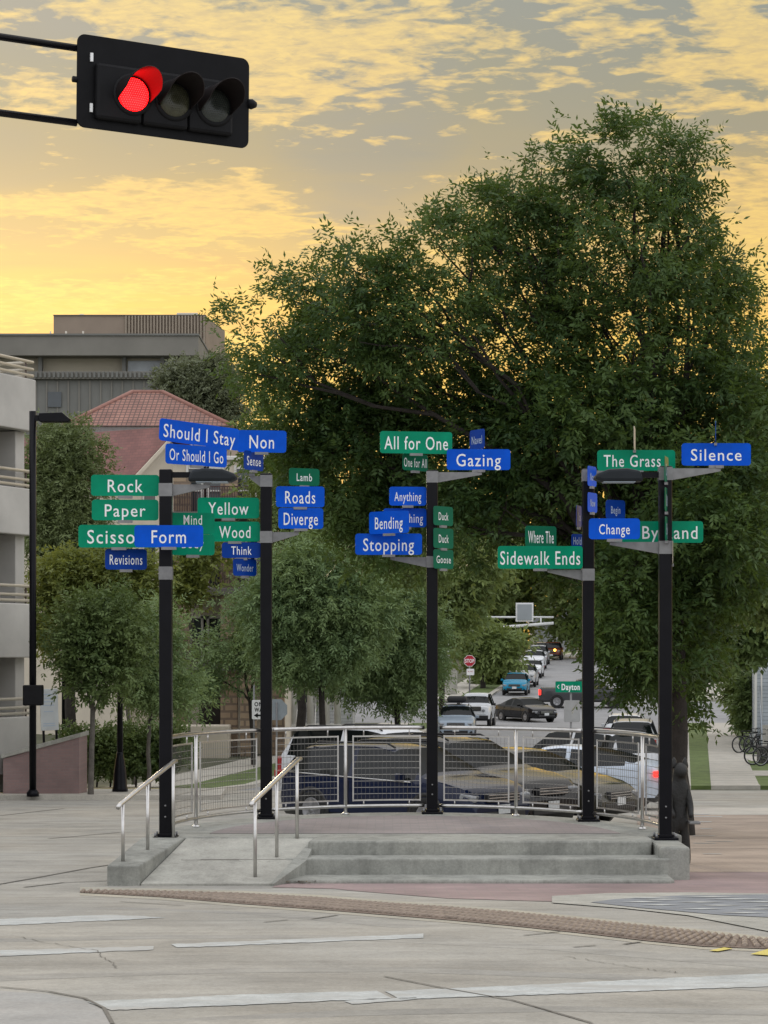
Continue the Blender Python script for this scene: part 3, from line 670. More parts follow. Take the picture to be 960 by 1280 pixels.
sign('The Grass', 746.5, 562.5, 844, 588.5, Y5+.5, Gn, 'green sign reading The Grass over the dark lamp head', 0, 0, .73, .60)
sign('Begin', 756.5, 625, 782, 649, Y5+.1, D, 'small dark blue sign reading Begin on top of Change', 30, 0, .48, .40, True)
sign('Change', 736, 648, 800, 674, Y5-.35, B, 'bright blue sign reading Change overlapping By Land', 0, 0, .60, .50)
sign('By Land', 768, 651.5, 879, 678.5, Y5+.2, Gn, 'green sign reading By Land behind its post', 0, 0, .62)
for o in [c for c in bpy.data.objects if c.get('label') == 'green sign reading By Land behind its post']:
    for k in kids(o):
        if k.name.startswith('lettering'): k.location.x += .12
for o in [c for c in bpy.data.objects if c.get('label') == 'green sign reading The Grass over the dark lamp head']:
    for k in kids(o):
        if k.name.startswith('lettering'): k.location.x -= .045
sign('Silence', 852, 554, 938.5, 582, Y5, B, 'blue sign reading Silence at the right end of its arm', 0, 0, .73, .54)
sign('', 789.5, 534, 797, 563, Y5+.5, m_tan, 'tan edge turned sign standing on The Grass', 82, -2)
sign('', 891.5, 528, 897.5, 554, Y5, D, 'dark edge turned sign standing on the Silence sign', 82, 0)
sign('One', 828.5, 571, 837.5, 603, Y5-.1, Gd, 'very narrow green sign beside the letter s of The Grass', 76, 0, .6, .5, True)
sign('If', 829, 610, 837.5, 640, Y5-.1, Gd, 'very narrow green sign halfway down between The Grass and By Land', 76, 0, .5, .5, True)
sign('By', 829.5, 646, 837.5, 676, Y5-.1, Gd, 'very narrow green sign crossing the By Land sign', 76, 0, .5, .5, True)
sign('', 838, 677, 843, 705, Y5+.1, m_tan, 'tan edge turned sign below the By Land sign', 84, 0)

# ------------------------------------------------------------------ traffic signal
SY = 14.8; sc_ = at(206, 115, SY)
ts = thing('traffic_light', 'horizontal black traffic light on two arms showing red', 'traffic light', sc_); ts.rotation_euler = (0, R(.6), R(29))
def tb(mb, name, m, parent=None, **k): return mb.build(name, m, parent or ts, loc=(0, 0, 0), **k)
m_bp = mat('backplate_black', (.007, .007, .008), .5, 0, .25, 6, spec=.12)
mb = MB(); mb.prism(rrect(1.22, .60, .055, 6), .0, .012, 'XZ'); tb(mb, 'backplate', m_bp, bevel=.003)
mb = MB()
for x in (-.325, 0, .325): mb.box((x-.01, .05, -.06), (.318, .20, .36))
tb(mb, 'housing', m_blackmatte, bevel=.02)
lens_red = emis('red_lens_lit', (1, .003, .004), 6.0)
def lensmat(name, col):
    m = mat(name, col, .35, 0, .3, 30, spec=.6); return m
LZ = -.06
for x, lm in ((-.245, lens_red), (.045, lensmat('yellow_lens_dark', (.050, .050, .026))), (.335, lensmat('green_lens_dark', (.030, .038, .034)))):
    mb = MB(); n = 24
    prof = [(.110, -.052), (.106, -.060), (.086, -.071), (.047, -.079), (.0, -.081)]
    mb.lathe(prof, (x, 0, LZ), 28, 'Y'); l = tb(mb, 'lens', lm)
    mb = MB()
    for i in range(-7, 8):
        for j in range(-7, 8):
            px_, pz_ = i*.0152+(.0076 if j % 2 else 0), j*.014
            if px_*px_+pz_*pz_ < .0112: mb.lathe([(.0034, 0), (.0024, -.003)], (x+px_, -.052-.034*max(0, 1-(px_*px_+pz_*pz_)/.0134)-.002, pz_+LZ), 5, 'Y')
    tb(mb, 'lens_dots', emis('red_dots', (1, .022, .022), 8.) if lm is lens_red else mat('lens_dots_grey', (.08, .08, .06), .4), l)
    mb = MB(); nn = 26; vs = []; fs = []
    for k in range(nn+1):
        a = R(-24+228*k/nn)
        cut = .19+.11*math.sin(a) if math.sin(a) > 0 else max(.012, .19*(1+math.sin(a)/.41))
        for rr, yy in ((.122, -.05), (.122, -.05-cut), (.117, -.05-cut), (.117, -.05)): vs.append((x+rr*math.cos(a), yy, rr*math.sin(a)+LZ))
    for k in range(nn):
        for q in range(4): fs.append((k*4+q, k*4+(q+1) % 4, k*4+4+(q+1) % 4, k*4+4+q))
    fs += [(0, 1, 2, 3), tuple(nn*4+q for q in (3, 2, 1, 0))]
    mb.add(vs, fs, 0, True); tb(mb, 'visor', mat('visor_black', (.016, .012, .012), .35, 0, .1, 6, spec=.25), esplit=40)
    mb = MB(); mb.lathe([(.136, -.045), (.136, -.056), (.118, -.056)], (x, 0, LZ), 28, 'Y'); tb(mb, 'bezel', m_blackmatte)
for z in (.21, -.27):
    mb = MB(); mb.tube([(-.60, .03, z), (-4.3, .03, z)], .024, 10); tb(mb, 'arm', m_black)
mb = MB(); mb.tube([(-4.3, .03, 1.2), (-4.3, .03, .75-sc_.z)], [.08, .12], 12); tb(mb, 'mast', m_black)
mb = MB()
for z in (.155, -.17): mb.box((-.515, -.008, z), (.018, .012, .055))
tb(mb, 'reflector', m_white)
mb = MB(); mb.lathe([(.03, 0), (.035, .03), (.02, .06)], (.60, 0, .0), 10, 'X'); mb.lathe([(.02, 0), (.02, -.03)], (-.61, 0, 0), 10, 'X'); tb(mb, 'pivot_knob', m_blackmatte)

# ------------------------------------------------------------------ cars
m_carglass = bpy.data.materials.new('car_glass'); m_carglass.use_nodes = True
_n = m_carglass.node_tree.nodes; _n.clear(); _d = _n.new('ShaderNodeBsdfDiffuse'); _d.inputs[0].default_value = (.006, .008, .008, 1); _g = _n.new('ShaderNodeBsdfGlossy'); _g.inputs['Roughness'].default_value = .04
_x = _n.new('ShaderNodeMixShader'); _x.inputs[0].default_value = .04; _o = _n.new('ShaderNodeOutputMaterial')
for _a, _b in ((_d.outputs[0], _x.inputs[1]), (_g.outputs[0], _x.inputs[2]), (_x.outputs[0], _o.inputs[0])): m_carglass.node_tree.links.new(_a, _b)
m_tyre = mat('tyre_rubber', (.012, .012, .012), .8, 0, .2, 12)
m_rim = mat('wheel_rim', (.28, .28, .29), .4, .7, .1, 8)
m_trim = mat('black_trim', (.012, .012, .013), .5, 0, .2, 8)
m_lampglass = mat('headlight_glass', (.26, .27, .28), .10, .2, .3, 20, spec=.5)
m_tail = mat('tail_lamp_red', (.36, .01, .012), .2, 0, .1, 8)
m_tail_on = emis('tail_lamp_lit', (1, .03, .02), 2.5)
m_chrome = mat('chrome', (.6, .6, .6), .15, 1, .05, 5)
m_plate = mat('number_plate', (.6, .62, .62), .5, 0, .1, 20)
def paint(name, col, metal=.0):
    dark = max(col) < .08
    return mat('car_paint_'+name, col, .09 if dark else .25, 0 if dark else metal*.25, .04, 2, spec=.30 if dark else .25, coat=0. if dark else .12)
# outlines: x from the nose (+) to the tail (-); roof line and belt line heights, lower edge, half width
CARS = {
 'sedan': dict(L=4.75, W=1.83, top=[(-2.37, .60), (-2.34, .88), (-2.1, 1.0), (-1.62, 1.06), (-1.1, 1.27), (-.6, 1.42), (-.1, 1.46), (.35, 1.42), (.8, 1.25), (1.22, 1.02), (1.7, .93), (2.15, .80), (2.32, .66), (2.37, .48)],
               belt=[(-1.62, 1.0), (0, .97), (1.22, .93)], cab=(-1.62, 1.22), roof=(-.62, .36), wb=(-1.36, 1.42), r=.325),
 'fastback': dict(L=4.75, W=1.85, top=[(-2.37, .60), (-2.34, .92), (-2.2, 1.06), (-1.85, 1.12), (-1.2, 1.30), (-.6, 1.42), (-.1, 1.45), (.35, 1.40), (.8, 1.22), (1.25, 1.0), (1.7, .9), (2.15, .76), (2.32, .62), (2.37, .46)],
               belt=[(-1.8, 1.04), (0, .97), (1.25, .92)], cab=(-1.85, 1.25), roof=(-.62, .3), wb=(-1.42, 1.45), r=.345),
 'suv': dict(L=4.65, W=1.88, top=[(-2.32, .62), (-2.30, 1.0), (-2.2, 1.15), (-1.95, 1.52), (-1.75, 1.62), (-1.0, 1.67), (-.1, 1.68), (.4, 1.62), (.8, 1.42), (1.25, 1.13), (1.7, 1.06), (2.12, .95), (2.28, .78), (2.32, .52)],
             belt=[(-2.15, 1.12), (-1, 1.08), (1.25, 1.02)], cab=(-2.16, 1.25), roof=(-1.75, .4), wb=(-1.36, 1.36), r=.36),
 'bigsuv': dict(L=4.95, W=1.95, top=[(-2.47, .7), (-2.45, 1.1), (-2.38, 1.22), (-2.15, 1.72), (-1.95, 1.80), (-1.0, 1.84), (.1, 1.84), (.5, 1.78), (.9, 1.52), (1.25, 1.22), (1.75, 1.17), (2.25, 1.08), (2.43, .9), (2.47, .56)],
                belt=[(-2.35, 1.2), (1.25, 1.12)], cab=(-2.36, 1.25), roof=(-2.0, .5), wb=(-1.42, 1.48), r=.385),
 'hatch': dict(L=4.1, W=1.75, top=[(-2.05, .6), (-2.02, .95), (-1.95, 1.05), (-1.6, 1.40), (-1.3, 1.50), (-.5, 1.54), (.1, 1.52), (.5, 1.42), (1.0, 1.12), (1.3, .99), (1.65, .92), (1.92, .78), (2.03, .62), (2.05, .46)],
               belt=[(-1.9, 1.02), (1.15, .95)], cab=(-1.92, 1.2), roof=(-1.35, .2), wb=(-1.22, 1.25), r=.31),
 'offroad': dict(L=4.25, W=1.85, top=[(-2.12, .7), (-2.11, 1.2), (-2.1, 1.3), (-2.06, 1.80), (-2.0, 1.84), (-1.0, 1.86), (.1, 1.86), (.42, 1.83), (.55, 1.55), (.72, 1.24), (1.3, 1.20), (2.02, 1.16), (2.10, .95), (2.12, .62)],
                 belt=[(-2.1, 1.22), (.72, 1.16)], cab=(-2.09, .72), roof=(-2.02, .42), wb=(-1.25, 1.22), r=.41),
 'pickup': dict(L=5.8, W=1.98, top=[(-2.9, .75), (-2.89, 1.2), (-2.86, 1.28), (-1.6, 1.28), (-.72, 1.28), (-.66, 1.35), (-.50, 1.78), (-.2, 1.86), (.5, 1.88), (.9, 1.82), (1.3, 1.5), (1.62, 1.27), (2.2, 1.22), (2.7, 1.12), (2.86, .95), (2.9, .62)],
                belt=[(-.66, 1.24), (1.62, 1.17)], cab=(-.66, 1.62), roof=(-.48, .9), wb=(-1.75, 1.85), r=.40),
}
CARS['crossover'] = dict(CARS['suv'], top=[(a, b*.93) for a, b in CARS['suv']['top']], belt=[(a, b*.93) for a, b in CARS['suv']['belt']])
def make_car(kind, label, paintm, loc, heading, group, name='parked_car', tail_on=False, rails=False, box=False, cat='car', detail=True, gl=None, trim=False):
    K = CARS[kind]; L, W = K['L'], K['W']; hw = W/2
    t = thing(name, label, cat, (0, 0, 0), group)
    X = np.array([p[0] for p in K['top']]); Z = np.array([p[1] for p in K['top']])
    bx = [p[0] for p in K['belt']]; bz = [p[1] for p in K['belt']]
    c0, c1 = K['cab']; r0, r1 = K['roof']; lowz = .24 if kind not in ('offroad', 'pickup', 'bigsuv') else .36
    st = sorted(set([round(v, 3) for v in np.linspace(-L/2, L/2, 45)]+[round(v, 3) for v in X]+[r0, r1, c0, c1]+[(c0+c1)/2-.05, (c0+c1)/2+.05]))
    def topz(x):
        h = .05; return float(np.mean([np.interp(x+q, X, Z) for q in (-h, -h/2, 0, h/2, h)]))
    rows = []
    for x in st:
        tz = topz(x); f = abs(x)/(L/2)
        wx = hw*(1-.16*max(0, (f-.62)/.38)**2.2-(.05 if f > .985 else 0))
        if c0 <= x <= c1: bl = min(float(np.interp(x, bx, bz)), tz-.015)
        else: bl = tz-.05 if tz > .75 else tz-.02
        up = max(0, min(1, (tz-bl-.06)/.40))          # how much cabin stands here
        wr = wx*(.93-.21*up); wr2 = wx*(.80-.20*up)
        lz = lowz+(.10 if f > .96 else 0)
        mid = lz+(bl-lz)*.55
        rows.append([(0, lz), (wx*.86, lz), (wx*.975, lz+.10), (wx, mid), (wx*.985, bl-.06), (wx*.955, bl), (wr, tz-.055 if up > .1 else tz-.028), (wr2, tz-.012), (wx*.3, tz), (0, tz+.003)])
    nP = len(rows[0]); full = []
    for x, rw in zip(st, rows):
        full.append([(x, -a, b) for a, b in rw[::-1]]+[(x, a, b) for a, b in rw[1:]])
    nf = len(full[0]); body = MB(); gls = {'windscreen': MB(), 'rear_window': MB()}; gls.update({('side_window', q_, h_): MB() for q_ in (0, 1) for h_ in (0, 1)})
    V = [v for rg_ in full for v in rg_]
    low = MB()
    for i in range(len(st)-1):
        xm = (st[i]+st[i+1])/2
        for j in range(nf-1):
            k = j if j < nP-1 else nf-2-j               # 0 = roof centre ... nP-2 = floor
            tgt = body
            if c0 < xm < c1:
                if k in (0, 1, 2):
                    if xm > r1+.04 and xm < c1-.05: tgt = gls['windscreen']
                    if xm < r0-.03 and xm > c0+.04 and kind != 'pickup': tgt = gls['rear_window']
                    if kind == 'pickup' and xm < r0-.02: tgt = gls['rear_window']
                if k == 3 and c0+.18 < xm < c1-.16 and abs(xm-(c0+c1)/2) > .05:
                    tz = topz(xm); bl = float(np.interp(xm, bx, bz))
                    if tz-bl > .16 and not (xm < r0-.35 and kind == 'sedan'): tgt = gls[('side_window', int(j < nP-1), int(xm > (c0+c1)/2))]
            if k == nP-2 or k == nP-3: tgt = low if tgt is body else tgt
            a, b, c, d_ = i*nf+j, i*nf+j+1, (i+1)*nf+j+1, (i+1)*nf+j
            tgt.add([V[a], V[b], V[c], V[d_]], [(0, 1, 2, 3)], 0, True)
    for i in (0, len(st)-1): body.add(full[i], [tuple(range(nf))], 0)
    def weld(o):
        bm = bmesh.new(); bm.from_mesh(o.data); bmesh.ops.remove_doubles(bm, verts=bm.verts, dist=1e-4); bmesh.ops.recalc_face_normals(bm, faces=bm.faces); bm.to_mesh(o.data); bm.free(); return o
    bo = weld(body.build('body', paintm, t, esplit=32))
    weld(low.build('sill', m_trim, t))
    for n_, mb_ in gls.items():
        if mb_.f: weld(mb_.build(n_ if isinstance(n_, str) else n_[0], gl or m_carglass, t))
    # wheels
    for x in K['wb']:
        for s in (-1, 1):
            r = K['r']; y = s*(hw-.115)
            wb = MB(); wb.lathe([(r+.055, -.02*s+y-.02*s), (r+.055, y+s*.117), (r-.02, y+s*.118), (r-.02, y)], (x, 0, r+.01), 22, 'Y'); wb.build('wheel_arch', m_trim, t)
            wh = MB(); wh.lathe([(r*.62, y-s*.1), (r-.02, y-s*.10), (r, y-s*.07), (r, y+s*.09), (r-.03, y+s*.122), (r*.66, y+s*.122), (r*.62, y+s*.10)], (x, 0, r), 22, 'Y'); wo_ = wh.build('wheel', m_tyre, t)
            rm = MB(); rm.lathe([(r*.64, y+s*.108), (r*.60, y+s*.126), (r*.56, y+s*.115)], (x, 0, r), 22, 'Y')
            rm.lathe([(.06, y+s*.10), (.055, y+s*.13)], (x, 0, r), 12, 'Y')
            for q in range(5):
                a = q*2*math.pi/5+.3; rm.box((x+math.cos(a)*r*.32, y+s*.118, r+math.sin(a)*r*.32), (r*.56, .016, .075), 0, 0, 0, -a)
            rm.build('rim', m_rim, wo_)
    # front: lamps, grille, bumper, plate
    zf = topz(L/2-.14)-.10; tall = kind in ('offroad', 'pickup', 'bigsuv')
    for s in (-1, 1):
        mb = MB()
        if kind == 'offroad': mb.lathe([(.09, L/2-.02), (.085, L/2+.025), (.03, L/2+.035)], (0, s*.56, .93), 14, 'X')
        else: mb.box((L/2-.20, s*(hw*.70), zf-.005), (.30, .34, .12 if not tall else .18), -s*.42, 0, 0, .20)
        mb.build('headlight', m_lampglass, t, bevel=.03)
        mb = MB(); zt = .98 if kind not in ('sedan', 'fastback', 'hatch') else .86
        mb.box((-L/2+.08, s*hw*.78, zt), (.16, .34 if not tall else .2, .13 if not tall else .34), s*.30); mb.build('tail_light', m_tail_on if tail_on else m_tail, t, bevel=.02)
        mb = MB(); xm_ = c1-.42; mb.box((xm_, s*(hw+.07), float(np.interp(xm_, bx, bz))+.07), (.10, .2, .14)); mb.build('wing_mirror', paintm if kind != 'offroad' else m_trim, t, bevel=.03)
        if detail:
            mb = MB()
            for xh in ((c0+c1)/2-.78, (c0+c1)/2+.18): mb.box((xh, s*(hw*.99), float(np.interp(xh, bx, bz))-.13), (.2, .03, .03))
            mb.build('door_handle', paintm, t, bevel=.006)
            mb = MB()
            for xs_ in ((c0+c1)/2, c1-.30, c0+.62): mb.box((xs_, s*hw*.992, (lowz+float(np.interp(xs_, bx, bz)))/2+.06), (.008, .02, float(np.interp(xs_, bx, bz))-lowz-.25))
            mb.build('door_gap', m_trim, t)
    if trim:
        mb = MB()
        for s in (-1, 1): mb.tube([(x, s*(hw*(.975)), float(np.interp(x, bx, bz))-.01) for x in np.linspace(c0+.2, c1-.25, 8)], .014, 6)
        mb.build('window_trim', m_chrome, t)
    mb = MB(); mb.box((L/2-.035, 0, zf-.02), (.10, W*.46, .16 if not tall else .24))
    mb.box((L/2-.03, 0, lowz+.16), (.10, W*.62, .13)); mb.build('grille', m_trim, t, bevel=.02)
    mb = MB()
    for k in range(3 if not tall else 4): mb.box((L/2+.018, 0, zf-.07+k*.05), (.012, W*.44, .014))
    mb.build('grille_trim', m_chrome, t)
    for s in (1, -1):
        mb = MB(); mb.box((s*(L/2+.02), 0, .50 if s > 0 else .78), (.012, .31, .155)); mb.build('number_plate', m_plate, t)
    if kind in ('offroad', 'pickup'):
        mb = MB(); mb.box((L/2+.06, 0, .56), (.16, W*.9, .2)); mb.box((-L/2-.05, 0, .56), (.14, W*.9, .18)); mb.build('bumper', m_trim if kind == 'offroad' else m_chrome, t, bevel=.03)
    if rails or kind in ('suv', 'bigsuv', 'crossover'):
        mb = MB()
        for s in (-1, 1): mb.tube([(r0+.1, s*hw*.62, topz(r0+.1)+.0), (r0+.25, s*hw*.62, topz(r0)+.07), (r1-.25, s*hw*.62, topz(r1)+.09), (r1-.05, s*hw*.62, topz(r1-.05)+.0)], .018, 6)
        mb.build('roof_rail', m_trim, t)
    if box:
        mb = MB(); zr_ = topz(-.3)
        for x in (-.9, .1): mb.tube([(x, -.6, zr_+.10), (x, .6, zr_+.10)], .02, 6)
        mb.build('roof_rack', m_trim, t)
        mb = MB(); mb.box((-.4, .0, zr_+.26), (1.5, .95, .28)); b_ = mb.build('roof_bag', mat('rack_bag', (.02, .02, .022), .7), t, bevel=.11, seg=3)
    t.location = loc; t.rotation_euler = (0, 0, heading)
    return t
def car_px(px, Y, **k):
    X = (px-CX)*Y/F; return Vector((X, Y, g(Y)+.004))
HD = R(-42); GRP = 'cars parked just behind the railing'
navy = paint('navy', (.006, .011, .034), .0); white = paint('white', (.62, .64, .66)); blackp = paint('black', (.008, .008, .009), .2)
olive = paint('olive', (.045, .042, .030), .5); pale = paint('pale_blue_white', (.56, .63, .72)); silver = paint('silver', (.42, .43, .44), .6)
grey = paint('grey', (.06, .062, .066), .5); teal = paint('turquoise', (.0, .19, .32)); dkgrey = paint('dark_grey', (.05, .05, .052), .4)
make_car('crossover', 'dark navy crossover parked nearest behind the railing', navy, car_px(503, 40.5), HD, GRP, trim=True)
make_car('bigsuv', 'white sport utility vehicle behind the dark navy crossover', white, car_px(482, 49.4), HD, GRP)
make_car('suv', 'black crossover between the navy crossover and the olive sedan', blackp, car_px(568, 42.3), HD, GRP)
make_car('sedan', 'dark olive sedan with its nose behind the fourth sign post', olive, car_px(642, 44.2), R(-35), GRP, trim=True)
make_car('fastback', 'pale blue white sedan showing its red tail light beside the rightmost post', pale, car_px(705, 51), R(160), GRP, tail_on=True)
make_car('bigsuv', 'white sport utility vehicle with dark rear windows beyond the pale sedan', white, car_px(726, 61), R(126), GRP)
G2_ = 'cars waiting or driving at the cross street'; H0 = math.atan2(-1, -.133)
make_car('suv', 'silver blue car with a black bag on its roof rack', paint('silver_blue', (.30, .36, .42), .5), car_px(571, 112), H0+.08, G2_, box=True)
make_car('offroad', 'boxy white off road car facing the railing', white, car_px(596, 127), H0, G2_)
make_car('sedan', 'black sedan turning towards the right at the cross street', blackp, car_px(657, 136), R(-62), G2_)
make_car('pickup', 'dark grey pickup truck crossing the street sideways', grey, car_px(730, 146), R(-4), G2_, name='pickup_truck', tail_on=True, cat='pickup truck')
G3 = 'cars parked along the far kerb'
make_car('hatch', 'bright turquoise hatchback first in the far row', teal, car_px(645.5, 160), H0, G3)
make_car('suv', 'grey silver car directly behind the turquoise hatchback', silver, car_px(656, 171), H0, G3, detail=False)
make_car('sedan', 'white sedan third in the far row', white, car_px(664.5, 184), H0, G3, detail=False)
make_car('suv', 'white car fourth in the far row', white, car_px(668.5, 198), H0, G3, detail=False)
make_car('bigsuv', 'silver van shaped car at the top of the far row', silver, car_px(673, 213), H0, G3, detail=False)
make_car('sedan', 'small grey car far up the street under the traffic board', dkgrey, car_px(678, 262), H0, G3, detail=False)
tk = make_car('bigsuv', 'dark vehicle with an orange glowing lamp far up the street', paint('rust_red', (.12, .03, .015)), car_px(691, 232), H0, G3, detail=False)
mb = MB(); mb.lathe([(.14, 2.5), (.12, 2.55), (.03, 2.58)], (0, .35, 1.0), 12, 'X'); mb.build('orange_lamp', emis('amber_lamp', (1, .42, .06), 6), tk, loc=(0, 0, 0))
G4 = 'cars parked at the right kerb'
make_car('suv', 'white car parked below the tree, right of the pickup', white, car_px(782, 100), R(90-7.6), G4)
make_car('bigsuv', 'pale silver car parked at the right kerb close to the rightmost post', silver, car_px(792, 84), R(90-7.6), G4)

# ------------------------------------------------------------------ street furniture down the street
def plain_post(mb, x, y, z0, z1, r=.03): mb.tube([(x, y, z0), (x, y, z1)], r, 8)
def octagon(r): return [(r*math.cos(R(22.5+45*i)), r*math.sin(R(22.5+45*i))) for i in range(8)]
p = at(587, 826, 150); t = thing('stop_sign', 'red STOP sign on a grey post across the cross street', 'stop sign', (p.x, p.y, g(150)+.12))
mb = MB(); plain_post(mb, p.x, p.y+.04, g(150)+.1, p.z+.3, .05); mb.build('post', m_alu, t)
mb = MB(); mb.prism([(p.x+a, p.z+b) for a, b in octagon(.40)], p.y-.012, p.y, 'XZ'); mb.build('rim', m_white, t)
mb = MB(); mb.prism([(p.x+a, p.z+b) for a, b in octagon(.37)], p.y-.018, p.y-.0125, 'XZ'); bl = mb.build('blade', m_red, t)
lettering('STOP', .25, .60, m_white, bl, (p.x-t.location.x, p.y-t.location.y-.024, p.z-t.location.z), bold=.03)
q = at(588, 840, 150); mb = MB(); mb.prism([(q.x+a, q.z+b) for a, b in rrect(.5, .42, .04)], q.y-.015, q.y, 'XZ'); pl_ = mb.build('plaque', m_white, t)
lettering('ALL WAY', .10, .36, m_red, pl_, (q.x-t.location.x, q.y-t.location.y-.02, q.z-t.location.z+.04))
p = at(321.5, 887, 82); t = thing('one_way_sign', 'white ONE WAY sign with a black left arrow beside the second post', 'one way sign', (p.x, p.y, g(82)))
mb = MB(); plain_post(mb, p.x-.12, p.y+.04, g(82), p.z+.9, .035); mb.build('post', m_alu, t)
mb = MB(); mb.prism([(p.x+a+.12, p.z+b) for a, b in rrect(.62, .70, .04)], p.y-.014, p.y, 'XZ'); bl = mb.build('blade', m_white, t)
o_ = (p.x-t.location.x+.10, p.y-t.location.y-.018)
lettering('ONE', .15, .40, m_black, bl, (*o_, p.z-t.location.z+.20), bold=.03); lettering('WAY', .15, .40, m_black, bl, (*o_, p.z-t.location.z+.0), bold=.03)
mb = MB(); mb.prism([(p.x-.12, p.z-.21), (p.x+.02, p.z-.12), (p.x+.02, p.z-.18), (p.x+.33, p.z-.18), (p.x+.33, p.z-.24), (p.x+.02, p.z-.24), (p.x+.02, p.z-.30)], p.y-.019, p.y-.015, 'XZ'); mb.build('arrow', m_black, bl)
p = at(346, 887, 80); t = thing('stop_sign', 'grey back of an octagonal sign right of the ONE WAY sign', 'stop sign', (p.x, p.y, g(80)))
mb = MB(); mb.prism([(p.x+a, p.z+b) for a, b in octagon(.40)], p.y, p.y+.012, 'XZ'); mb.build('blade', mat('sign_back_grey', (.40, .45, .50), .5, .2, .08, 4), t)
mb = MB(); plain_post(mb, p.x+.0, p.y-.04, g(80), p.z+.25, .032); mb.build('post', m_alu, t)
p = at(712, 858.5, 62); t = thing('dayton_sign', 'green Dayton street sign with a left arrow on a thin pole', 'street sign', (p.x, p.y, g(62)))
mb = MB(); plain_post(mb, p.x+.04, p.y+.04, g(62), p.z-.02, .03); mb.build('post', m_alu, t)
mb = MB(); mb.prism([(p.x+a+.08, p.z+b) for a, b in rrect(.94, .30, .03)], p.y-.014, p.y, 'XZ'); bl = mb.build('blade', m_green, t)
lettering('Dayton', .17, .50, m_white, bl, (.03, -.02, p.z-t.location.z), bold=.03)
mb = MB(); mb.tube([(p.x-.29, p.y-.018, p.z+.05), (p.x-.34, p.y-.018, p.z), (p.x-.29, p.y-.018, p.z-.05)], .012, 5); mb.build('arrow', m_white, bl)
q = at(715, 889, 62); mb = MB(); mb.prism([(q.x+a, q.z+b) for a, b in rrect(.44, .60, .04)], q.y-.012, q.y, 'XZ'); mb.build('plaque', mat('sign_back_pale', (.33, .33, .32), .55, .2, .1, 4), t)
# overhead board far up the street
p = at(600, 775, 225); t = thing('sign_gantry', 'white overhead mast arm with a blank board far up the street', 'gantry', (at(560, 800, 225).x, 225, g(225)))
s = F/225; P_ = lambda x, y: at(x, y, 225)
mb = MB(); mb.tube([P_(560, 795), P_(596, 788), P_(640, 783), P_(692, 779)], .16, 8); mb.tube([P_(607, 771.5), P_(640, 771.5), P_(692, 771.5)], .10, 8); mb.tube([P_(616, 772), P_(616, 785)], .09, 6)
mb.tube([P_(676, 772), P_(676, 780)], .09, 6); mb.build('mast_arm', m_white, t)
mb = MB(); a = P_(560, 795); mb.tube([(a.x, a.y, g(225)), (a.x, a.y, a.z+.3)], .2, 10); mb.build('mast', m_white, t)
a, b = P_(644.5, 753.5), P_(666.5, 777); mb = MB(); mb.box2((a.x, 224.7, b.z), (b.x, 224.8, a.z)); mb.build('board_rim', m_white, t)
a, b = P_(646.5, 755.5), P_(664.5, 775); mb = MB(); mb.box2((a.x, 224.6, b.z), (b.x, 224.69, a.z)); mb.build('board', mat('board_grey', (.33, .36, .38), .6, 0, .05, 1), t)
# lamp posts on the left
def cobra(px, base_py, top_py, Y, label, wide, hl, hh, group, extra=None):
    b = at(px, base_py, Y); tp = at(px, top_py, Y); t = thing('street_lamp', label, 'street lamp', (b.x, Y, g(Y)+.12), group); sx = F/Y
    mb = MB(); mb.tube([(b.x, Y, g(Y)+.1), (b.x, Y, tp.z)], wide, 12); mb.build('pole', m_black, t)
    mb = MB(); mb.lathe([(wide*1.8, g(Y)+.1), (wide*1.8, g(Y)+.2), (wide*1.1, g(Y)+.28)], (b.x, Y, 0), 14); mb.build('base_flange', m_black, t)
    mb = MB(); z = tp.z-.16; mb.box2((b.x+.03, Y-.06, z-.09), (b.x+.2, Y+.06, z+.05)); mb.build('lamp_arm', m_black, t)
    mb = MB(); pr = [(.18, .1), (hl*.78, .12), (hl, -.06), (hl-.04, -.13), (.2, -.13), (.16, -.05)]
    mb.prism([(b.x+x_, z+z_) for x_, z_ in pr], Y-.16, Y+.16, 'XZ'); h = mb.build('lamp_head', m_black, t, bevel=.02)
    mb = MB(); mb.add([(b.x+hl*.79, Y-.13, z+.115), (b.x+hl*.79, Y+.13, z+.115), (b.x+hl+.012, Y+.13, z-.055), (b.x+hl+.012, Y-.13, z-.055)], [(0, 1, 2, 3)]); mb.build('lens', m_white, h)
    return t, b
t, b = cobra(41, 998, 514, 58, 'tall black street lamp with a control box in front of the parking garage', .09, .98, .3, 'street lamps on the left')
bx_ = at(42, 869, 57.8); mb = MB(); mb.box((bx_.x, 57.75, bx_.z), (.50, .3, .52)); mb.build('control_box', m_blackmatte, t, bevel=.03)
cobra(80, 960, 597, 100, 'distant black street lamp half sunk in the green tree', .10, .62, .3, 'street lamps on the left')
b = at(150, 992, 61); t = thing('street_lamp', 'old style black street lamp on a flared base between slim trees', 'street lamp', (b.x, 61, g(61)+.13), 'street lamps on the left')
z0 = g(61)+.12; mb = MB(); mb.lathe([(.22, z0), (.21, z0+.12), (.19, z0+.2), (.17, z0+.55), (.13, z0+.85), (.10, z0+1.0), (.09, z0+1.1)], (b.x, 61, 0), 10); mb.build('base', m_black, t)
mb = MB(); mb.box2((b.x-.23, 60.77, z0-.01), (b.x+.23, 61.23, z0+.035)); mb.build('base_plate', m_walk, t)
mb = MB(); mb.lathe([(.085, z0+1.1), (.06, z0+4.2), (.1, z0+4.25), (.06, z0+4.4)], (b.x, 61, 0), 10); mb.build('pole', m_black, t)
mb = MB(); mb.lathe([(.1, z0+4.4), (.2, z0+4.7), (.17, z0+5.0), (.05, z0+5.15)], (b.x, 61, 0), 12); mb.build('lantern', m_black, t)
